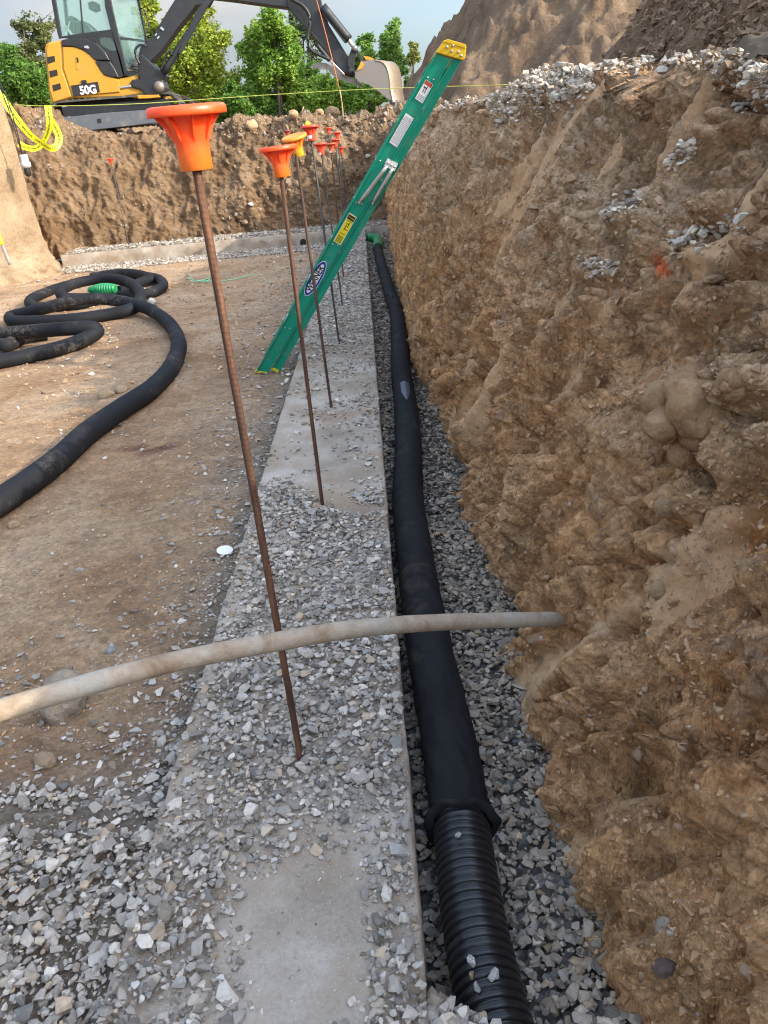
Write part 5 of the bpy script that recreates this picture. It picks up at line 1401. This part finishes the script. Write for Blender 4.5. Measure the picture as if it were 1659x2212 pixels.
lathe('pivot_pin', [(.0005, -.04), (.05, -.04), (.055, 0), (.055, .3)], m_es, ex, Uy(*z2((1190, 350))[0], YX - .12), 20, (0, 1, 0))
lathe('pivot_pin', [(.0005, -.04), (.06, -.04), (.07, 0), (.07, .3)], m_ed, ex, Uy(*z2((1162, 520))[0], YX - .1), 20, (0, 1, 0))
tube_obj('hydraulic_hose', [Uy(*q_, YX - .1) for q_ in z2((715, -20), (760, 8), (820, 45), (862, 110), (868, 180), (852, 260), (858, 330), (890, 375), (950, 405), (1005, 430))], .032, m_ek, ex, .04, 10)
bar('thumb_cylinder', Uy(*z2((915, 320))[0], YX - .06), Uy(*z2((1010, 440))[0], YX - .06), .04, m_ed, ex)
bar('thumb_cylinder_rod', Uy(*z2((1005, 430))[0], YX - .06), Uy(*z2((1130, 555))[0], YX - .06), .022, m_chr, ex)
# thumb with a toothed edge
tb = [(865, 492), (880, 472), (920, 453), (980, 456), (1040, 482), (1110, 535), (1190, 575), (1245, 612), (1238, 635), (1190, 612), (1130, 596), (1070, 572), (1030, 545), (1018, 530)]
for k in range(7): 
    t = k / 7; xx, yy_ = 1005 - 140 * t, 512 - 14 * math.sin(t * 2.5)
    tb += [(xx, yy_ + 8), (xx - 5, yy_ - 8), (xx - 14, yy_ - 6)]
plate('thumb', z2(*tb), YX + .0, .05, m_es, ex, .0); plate('thumb', z2(*tb), YX + .16, .05, m_es, ex, .0)
# bucket: two cheeks and a curved shell
ck = [(1196, 520), (1238, 448), (1300, 435), (1345, 434), (1400, 452), (1432, 500), (1446, 580), (1452, 650), (1470, 735), (1425, 715), (1370, 668), (1300, 618), (1215, 590), (1195, 560)]
bk = plate('bucket_cheek', z2(*ck), YX - .25, .03, m_es, ex, .004); plate('bucket_cheek', z2(*ck), YX + .42, .03, m_es, ex, .004)
sh_ = np.array(z2((1345, 433), (1375, 436), (1400, 450), (1422, 480), (1436, 520), (1446, 580), (1452, 650), (1470, 737), (1478, 742)))
Lp = np.array([Uy(a, b, YX - .262) for a, b in sh_]); n_ = len(Lp)
V = np.concatenate([Lp, Lp + (.72, .75 * 0 + .72, .05), Lp * 1.0 + (0.03, .02, 0.0), Lp + (.72 + .03, .72 + .02, .05)])
V = np.stack([Lp, Lp + np.array([.27, .70, .02]), Lp + np.array([.27, .70, -.02]), Lp + np.array([0, .0, -.03])], 1).reshape(-1, 3)
link('bucket_shell', mesh_np('bucket_shell', V, grid_faces(n_, 4, wrap=True)), mat('bright_bucket_steel', (.27, .23, .18), .65, .2, build=worn((.24, .19, .14), (.15, .10, .06), .85, 7)), ex)
for k in range(4):
    t = k / 3.2; p = Lp[-1] + np.array([.27, .70, .02]) * t
    bm = bmesh.new(); bmesh.ops.create_cube(bm, size=1, matrix=Matrix.Translation(p + np.array([.03, 0, -.05])) @ Matrix.Rotation(.35, 4, 'Y') @ Matrix.Diagonal((.05, .09, .16, 1)))
    bench('bucket_tooth', bm, m_es, ex)
plate('bucket_ear', z2((1208, 515), (1240, 440), (1262, 470), (1240, 500)), YX - .28, .05, m_ey, ex, .004)
plate('bucket_ear', z2((1255, 405), (1300, 412), (1332, 425), (1325, 440), (1270, 432)), YX + .1, .2, m_ey, ex, .004)
# undercarriage
def track(yo, near):
    a0, a1 = Uy(112, 248, YX), Uy(388, 226, YX); ax_ = (a1 - a0); Lk = np.linalg.norm(ax_); ax_ /= Lk; up_ = np.array([-ax_[2], 0, ax_[0]]); rr_ = .21
    loop = []; st = Lk - 2 * rr_
    per = 2 * st + 2 * math.pi * rr_; nsh = 44
    for k in range(nsh):
        d_ = per * k / nsh
        if d_ < st: c_, tg = a0 + ax_ * (rr_ + d_) + up_ * rr_, ax_
        elif d_ < st + math.pi * rr_:
            an = math.pi / 2 - (d_ - st) / rr_; c_, tg = a0 + ax_ * (rr_ + st + rr_ * math.cos(an)) + up_ * rr_ * math.sin(an), ax_ * math.sin(an) - up_ * math.cos(an)
        elif d_ < 2 * st + math.pi * rr_: c_, tg = a0 + ax_ * (rr_ + st - (d_ - st - math.pi * rr_)) - up_ * rr_, -ax_
        else:
            an = -math.pi / 2 - (d_ - 2 * st - math.pi * rr_) / rr_; c_, tg = a0 + ax_ * (rr_ + rr_ * math.cos(an)) + up_ * rr_ * math.sin(an), ax_ * math.sin(an) - up_ * math.cos(an)
        loop.append((c_, tg))
    me = None
    for c_, tg in loop:
        bm = bmesh.new(); bmesh.ops.create_cube(bm, size=1, matrix=Matrix.Diagonal((per / nsh * .97, .40, .035, 1)))
        bmesh.ops.create_cube(bm, size=1, matrix=Matrix.Translation((0, 0, .028)) @ Matrix.Diagonal((per / nsh * .3, .38, .03, 1)))
        if me is None:
            me = bpy.data.meshes.new('track_shoe'); bm.to_mesh(me); me.materials.append(m_trk)
        bm.free()
        o = bpy.data.objects.new('track_shoe', me); COL.objects.link(o); o.parent = ex
        o.location = Vector(c_ + np.array([0, yo + .2, 0])) - ex.location
        o.rotation_euler = (0, -math.atan2(tg[2], tg[0]), 0)
    q0 = a0 + ax_ * .2 - up_ * .10; q1 = a0 + ax_ * (Lk - .2) - up_ * .10
    plate('track_frame', [tuple(p_ + np.array([0, yo + .05, 0])) for p_ in (q0, q1, q1 + up_ * .22, q0 + up_ * .22)], 0, .3, m_ek, ex, .01)
    for t in np.linspace(.12, .88, 6):
        lathe('track_roller', [(.0005, 0), (.07, 0), (.08, .02), (.08, .3)], m_es, ex, a0 + ax_ * Lk * t - up_ * .12 + np.array([0, yo + .03, 0]), 16, (0, 1, 0))
m_trk = mat('muddy_track_rubber', (.05, .045, .04), .85, build=worn((.075, .07, .065), (.30, .23, .15), .9, 6))
track(0.0, True); track(1.35, False)
plate('dozer_blade', z1((372, 733), (655, 702), (960, 680), (988, 700), (1032, 755), (820, 782), (545, 812), (440, 770)), YX - .30, .07, m_blade, ex, .01)
plate('blade_hole', z1((602, 740), (628, 737), (632, 764), (606, 768)), YX - .305, .03, m_hole, ex, .003)
plate('blade_sticker', z1((940, 702), (962, 700), (966, 726), (944, 728)), YX - .306, .02, mat('sky_blue_sticker', (.15, .4, .6), .5), ex)
# arms joining blade to undercarriage
for a in (520, 880):
    bar('blade_arm', Uy(a / Zs, 740 / Zs, YX - .25), Uy(a / Zs, 700 / Zs, YX + .6), .05, m_ek, ex)

# ---------------------------------------------------------------- trees
def leaf_build(nt, b):
    c = attr(nt, 'tint', 'Color'); setc(nt, b, c)
    b.inputs['Transmission Weight'].default_value = 0
    tr_ = nt.nodes.new('ShaderNodeBsdfTranslucent'); nt.links.new(c, tr_.inputs['Color'])
    ms = nt.nodes.new('ShaderNodeMixShader'); ms.inputs[0].default_value = .35
    out = nt.nodes['Material Output']
    nt.links.new(b.outputs[0], ms.inputs[1]); nt.links.new(tr_.outputs[0], ms.inputs[2]); nt.links.new(ms.outputs[0], out.inputs['Surface'])
m_leaf = mat('leaves', (.06, .12, .03), .55, build=leaf_build, spec=.35)
m_bark = mat('bark', (.11, .085, .06), .9, build=worn((.12, .09, .065), (.2, .17, .13), .6, 12))
def tree(name, blobs, y0, n, leaf, hue, label, seed, trunk=None, dens=1.0, bare=0):
    "blobs: (px, py, r px) at plane y0; every blob is a leafy clump on a limb"
    r_ = np.random.default_rng(seed); k_ = y0 / F
    B_ = [(Uy(a, b, y0 + r_.uniform(-.8, .8)), q_ * k_) for a, b, q_ in blobs]
    base = Uy(*(trunk or (np.mean([b[0] for b in blobs]), 245)), y0); base[2] = 1.6
    root = empty(name, tuple(base), label, 'tree', None)
    sub_ = []
    for c, q_ in B_:
        sub_.append((c, q_ * .72))
        for _ in range(9):
            v_ = r_.normal(size=3); v_ /= np.linalg.norm(v_); sub_.append((c + v_ * q_ * r_.uniform(.55, .95) * (1, .7, 1), q_ * r_.uniform(.22, .42)))
    L_ = B_; B_ = sub_
    area = np.array([q_ ** 2 for _, q_ in B_]); cnt = (1.45 * n * area / area.sum()).astype(int)
    Cc, Nn, Sz = [], [], []
    for (c, q_), m in zip(B_, cnt):
        d_ = r_.normal(size=(m, 3)); d_ /= np.linalg.norm(d_, axis=1)[:, None]
        rad = r_.random(m) ** .38 * (1 + .18 * r_.random(m) ** 3)
        p = c + d_ * (q_ * rad * (1 + .55 * pn(d_ * 2.6 + seed + c[0])))[:, None] * (1, .8, 1)
        # clump into sprays
        w1, w2, cc = worley(p * 1.7 + seed)
        keep = (w1 < .56 + .24 * dens) & (pn(p * 2.1 + seed) > -.22 - .12 * dens - .3 * (1 - rad))
        Cc.append(p[keep]); Nn.append(d_[keep]); Sz.append(leaf * .78 * r_.uniform(.6, 1.35, keep.sum()))
    Cc = np.concatenate(Cc); Nn = np.concatenate(Nn); Sz = np.concatenate(Sz); m = len(Cc)
    Rm = rot_rand(m, r_)
    # leaf: bent 4-gon
    L0 = np.array([[-1, 0, 0], [0, -.55, .12], [1, 0, -.1], [0, .55, .12]])
    V = np.einsum('nij,kj->nki', Rm, L0) * Sz[:, None, None]
    V[..., 2] *= .8
    V = V + Cc[:, None]
    g = .62 + .75 * r_.random(m)
    nn__ = pn(Cc * .9 + seed) * .5 + .5
    col = np.array(hue[0])[None] * (1 - nn__[:, None]) + np.array(hue[1])[None] * nn__[:, None]
    col = col * g[:, None]
    Fc = (np.arange(m)[:, None] * 4 + np.array([[0, 1, 2, 3]]))
    cr = link('crown', mesh_np('crown', V.reshape(-1, 3), Fc, False, dict(tint=np.repeat(col, 4, 0))), m_leaf, root)
    cr['kind'] = 'stuff'
    # trunk and limbs
    parts = []
    B_ = L_
    for c, q_ in [(B_[np.argmax([b[0][2] for b in B_])][0], 0)] + [(b[0], 0) for b in B_[::2]]:
        mid = (base * .45 + c * .55) + np.array([r_.uniform(-.2, .2), 0, 0]); mid[0] = base[0] * .6 + c[0] * .4
        P2, s2 = catmull([base, mid, c], .12)
        if len(s2) < 3: continue
        parts.append(tube(P2, s2, lambda S_, T_, Q: .10 * (1 - .85 * S_ / S_.max()) + 0 * T_, 7, up=(.1, 1, .1)))
    for k in range(bare):
        c = Uy(*(B_ and (blobs[0][0] + r_.uniform(-1, 1) * blobs[0][2] * 1.6, blobs[0][1] - blobs[0][2] * r_.uniform(1.0, 1.7))), y0)
        P2, s2 = catmull([B_[0][0], (B_[0][0] + c) / 2 + r_.normal(size=3) * .1, c], .1)
        if len(s2) >= 3: parts.append(tube(P2, s2, lambda S_, T_, Q: .02 * (1 - .8 * S_ / S_.max()) + 0 * T_, 5, up=(.1, 1, .1)))
    joined('trunk', parts, m_bark, root)
    return root
YG = ((.16, .27, .03), (.42, .46, .06)); DG = ((.07, .16, .025), (.16, .29, .045)); MG = ((.12, .26, .035), (.32, .46, .07)); BG = ((.15, .30, .05), (.28, .42, .09)); OG = ((.09, .12, .04), (.17, .19, .065))
tree('vine_covered_tree', [(415, 70, 52), (400, 130, 60), (440, 150, 55), (465, 185, 48), (420, 195, 60), (455, 100, 40), (430, 30, 34), (480, 220, 40), (370, 200, 42)], 30, 17000, .085, YG, 'vine draped yellow green tree right of the excavator cab', 51)
tree('vine_covered_tree', [(314, 20, 26), (322, 60, 24), (345, 120, 28), (330, 160, 40), (360, 215, 40)], 31, 6000, .085, YG, 'narrow vine covered tree between the cab and the boom', 52)
tree('leafy_tree', [(592, 50, 34), (570, 85, 38), (610, 90, 36), (545, 110, 32), (600, 140, 44), (560, 150, 28), (640, 165, 40), (585, 185, 48), (620, 205, 48), (550, 210, 36), (660, 205, 36), (690, 180, 20)], 29, 21000, .085, MG, 'broad leafy green tree in the middle behind the boom', 53)
tree('leafy_tree', [(655, 60, 26), (640, 35, 18), (668, 85, 24), (650, 110, 24), (675, 120, 20)], 33, 2600, .09, ((.10, .16, .06), (.16, .22, .09)), 'pale airy treetop seen behind the excavator arm', 54, dens=.3)
tree('leafy_tree', [(790, 90, 20), (775, 110, 20), (770, 130, 18), (795, 120, 16), (780, 150, 22)], 32, 2600, .085, BG, 'small light green tree behind the bucket linkage', 55, dens=.4)
tree('leafy_tree', [(850, 70, 20), (842, 100, 26), (850, 130, 30), (862, 160, 26), (830, 125, 16), (870, 135, 14)], 31, 5000, .08, BG, 'light green tree standing left of the big mound', 56, dens=.4)
tree('young_tree', [(893, 100, 10), (898, 118, 12), (888, 130, 12)], 33, 500, .08, ((.24, .28, .06), (.34, .36, .10)), 'small yellowish sapling at the foot of the big mound', 57, dens=1.2)
tree('shrub', [(710, 205, 34), (745, 190, 28), (770, 212, 28), (720, 225, 30), (800, 215, 26), (690, 225, 32), (820, 205, 20), (760, 230, 26)], 28, 9000, .08, MG, 'low green thicket beneath the excavator bucket', 58)
tree('ivy_covered_tree', [(70, 70, 30), (95, 55, 22), (50, 60, 18), (80, 100, 30), (60, 120, 30), (85, 140, 32)], 32, 6000, .085, OG, 'ivy grown tree with ragged top left of the excavator', 59, dens=.35, bare=6)
tree('shrub', [(20, 150, 40), (60, 175, 40), (15, 195, 38), (90, 190, 34), (45, 210, 38), (95, 215, 28), (5, 120, 26)], 30, 9500, .085, DG, 'dark green thicket at the far left edge', 60)
tree('shrub', [(510, 225, 28), (530, 205, 20), (500, 200, 18), (480, 235, 26), (525, 240, 26), (570, 235, 30)], 28, 6500, .08, DG, 'dark thicket below the gap between the two big trees', 61)
tree('dead_tree', [(462, 70, 14), (480, 95, 14), (478, 130, 16)], 31.5, 450, .07, OG, 'sparse bare topped tree behind the vine draped tree', 62, dens=.1, bare=22)
tree('spruce_tree', [(547, 176, 4), (546, 184, 7), (545, 194, 11), (544, 206, 15), (543, 222, 18)], 45, 1500, .1, ((.02, .04, .02), (.03, .06, .03)), 'tiny dark spruce far off between the big trees', 63)
tree('shrub', [(240, 180, 40), (280, 210, 40), (320, 225, 34), (200, 210, 40), (380, 225, 32), (350, 235, 30)], 31, 6500, .09, DG, 'green thicket behind the excavator', 64)

# ---------------------------------------------------------------- strings, tape, cable, stakes
m_str = mat('yellow_green_string', (.45, .50, .10), .7); m_or = mat('orange_rod', (.55, .16, .05), .6, build=None); m_wood = mat('weathered_wood', (.38, .27, .16), .85, build=worn((.38, .27, .16), (.25, .18, .12), .6, 20))
o = tube_obj('string_line', [Uy(30, 226, 15.7), Uy(110, 229, 15.7), Uy(300, 224, 15.6), Uy(550, 207, 15.5), Uy(750, 195, 15.2), Uy(900, 189, 14.9), Uy(1100, 183, 14.3)], .006, m_str, None, .1, 6)
tag(o, 'taut yellow green string line stretched across the far end', 'string')
ro = empty('marker_rod', tuple(Uy(741, 252, 15.9)), 'thin leaning marker rod, wooden below and orange above, on the far rim', 'stake')
tube_obj('rod_upper', [Uy(672, -40, 15.6), Uy(692, 30, 15.7), Uy(713, 110, 15.8), Uy(734, 197, 15.9)], .008, m_or, ro, .1, 6)
tube_obj('rod_lower', [Uy(734, 195, 15.9), Uy(738, 220, 15.9), Uy(742, 262, 15.95)], .014, m_wood, ro, .1, 6)
o = tube_obj('dry_stalk', [Uy(650, 255, 15.9), Uy(652, 243, 15.9), Uy(656, 230, 15.9)], .012, m_wood, None, .05, 5); tag(o, 'short dry stalk poking up from the far rim above the amber cap', 'stalk')
# caution tape: ribbons that cross each other, with print
m_tape = mat('yellow_tape', (.80, .80, .02), .45); tape_b = m_tape.node_tree.nodes['Principled BSDF']; m_tape.use_backface_culling = False
tp_ = empty('warning_tape', tuple(Uy(60, 300, 12.0)), 'bright yellow warning tape with black print hanging in a loop over the left bank', 'tape')
YTp = 12.2
C_ = [(-30, 175, 0), (0, 205, 0), (30, 248, .0), (62, 288, -.03), (85, 306, -.05), (108, 320, -.05), (122, 316, .02), (128, 300, .1), (122, 280, .1), (108, 255, .08), (104, 228, .05)]
D_ = [(40, 310, .1), (55, 318, .08), (75, 321, .05), (90, 312, .05), (102, 290, .0), (107, 265, -.05), (103, 228, 0)]
def ribbon(L_, w, name):
    P2, s2 = catmull([Uy(a, b, YTp + q_) for a, b, q_ in L_], .02)
    T_ = np.gradient(P2, axis=0); T_ /= np.linalg.norm(T_, axis=1)[:, None]
    tw = np.sin(s2 * 3.1 + 1) * .5
    vw = np.array([0, 1.0, 0]); a_ = np.cross(T_, vw); a_ /= np.linalg.norm(a_, axis=1)[:, None]
    a_ = a_ * np.cos(tw)[:, None] + vw * np.sin(tw)[:, None]
    nm = np.cross(a_, T_)
    q_ = np.array([-.5, 0, .5]) * w
    V = P2[:, None] + a_[:, None] * q_[None, :, None]
    o = link(name, mesh_np(name, V.reshape(-1, 3), grid_faces(len(s2), 3)), m_tape, tp_)
    me = text_mesh('CAUTION GAS LINE BURIED BELOW   CAUTION GAS LINE BURIED BELOW', w * .34, .001)
    co = np.array([v.co[:] for v in me.vertices]); co[:, 0] -= co[:, 0].min(); co = co[:]
    co[:, 0] *= .98 * s2[-1] / co[:, 0].max()
    sgn = -1 if nm[len(nm) // 2, 1] > 0 else 1
    for v, c in zip(me.vertices, co):
        ii = [np.interp(c[0], s2, arr) for arr in (P2[:, 0], P2[:, 1], P2[:, 2])]
        aa = np.array([np.interp(c[0], s2, a_[:, k]) for k in range(3)]); nn = np.array([np.interp(c[0], s2, nm[:, k]) for k in range(3)])
        v.co = np.array(ii) + aa * (-c[1]) + nn * sgn * .006
    link('tape_print', me, m_blk, o)
ribbon(C_, .095, 'tape_strip'); ribbon(D_, .085, 'tape_strip')
# cable with a grey fitting
cb = empty('hanging_cable', tuple(Uy(50, 345, 11.9)), 'pair of black cables hanging over the left bank and ending in a grey fitting', 'cable')
for dx in (0, 5):
    tube_obj('cable', [Uy(-20 + dx, 150, 12.0), Uy(8 + dx, 208, 11.8), Uy(24 + dx, 255, 11.75), (Uy(38 + dx * .6, 300, 11.75)), Uy(49, 338, 11.75)], .008, m_blk, cb, .05, 6)
c0 = Uy(50, 334, 11.75); lathe('fitting', [(.0005, 0), (.05, 0), (.055, -.03), (.055, -.09), (.068, -.10), (.068, -.15), (.045, -.17), (.0005, -.17)][::-1], mat('grey_pvc', (.42, .43, .44), .5), cb, c0, 20)
lathe('fitting_end', [(.04, -.165), (.045, -.24), (.03, -.27), (.0005, -.28)], m_blk, cb, c0, 16)
# short stake with a yellow top at the left edge
sk_ = empty('survey_stake', tuple(Uy(22, 572, 10.9)), 'short grey stake with a yellow top at the left edge', 'stake')
bar('stake_shaft', Uy(22, 572, 10.9), Uy(3, 525, 10.9), .022, mat('grey_wood', (.3, .27, .26), .8), sk_, 8)
bar('stake_top', Uy(4, 528, 10.89), Uy(-5, 505, 10.89), .03, m_tape, sk_, 8)
# twine
m_tw = mat('pale_green_twine', (.25, .55, .33), .7)
def flo(px, py, h=.01):
    p = onfloor(px, py); p[2] += h; return p
o = tube_obj('twine', [flo(*q_) for q_ in ((405, 592), (412, 600), (408, 605), (418, 604), (414, 610), (440, 606), (452, 602), (448, 608), (420, 609), (450, 610), (500, 606), (548, 594))], .006, m_tw, None, .03, 6)
tag(o, 'tangled pale green twine on the dirt right of the coiled pipe', 'twine')
o = tube_obj('string_scrap', [flo(*q_) for q_ in ((535, 583), (548, 588), (560, 592), (570, 605), (578, 610), (592, 612))], .004, mat('pale_string', (.5, .5, .3), .7), None, .03, 6); tag(o, 'thin pale string on the dirt left of the ladder', 'string')
# fine roots poking out of the bank
m_root = mat('root', (.34, .26, .18), .8)
for q_, lb in ((((1590, 440), (1610, 410), (1640, 380), (1659, 355)), 'thin root hanging on the bank at the right edge'), (((1590, 1370), (1605, 1350), (1625, 1320)), 'pale rootlet sticking out of the lower right bank'), (((1230, 640), (1250, 615), (1262, 600)), 'fine rootlet on the bank below the low gravel pocket')):
    pts = []
    for a, b in q_:
        p, nn = bank_at(a, b)
        if p is not None: pts.append(np.array(p + nn * .006))
    if len(pts) > 2: o = tube_obj('root', pts, .0012, m_root, None, .005, 6); tag(o, lb, 'root')
# dark folded fabric on the crest at the right edge
p, nn = bank_at(1635, 132)
if p is not None:
    n = 26; u = np.linspace(-1, 1, n); GX, GY = np.meshgrid(u, u, indexing='ij'); Q = np.stack([GX, GY, GX * 0], -1).reshape(-1, 3)
    z = .055 * np.clip(1 - np.abs(Q[:, 0] * .9 + .3 * Q[:, 1]), 0, 1) + .018 * fbm(Q * 2.2, 3)
    V = np.stack([p.x + .05 + Q[:, 0] * .08, p.y + Q[:, 1] * .13, p.z + .005 + z], 1)
    o = link('tarp_scrap', mesh_np('tarp_scrap', V, grid_faces(n, n, flip=True)), mat('dark_fabric', (.12, .095, .07), .95, spec=.05)); tag(o, 'dark folded scrap of fabric on the bank crest at the right edge', 'fabric')
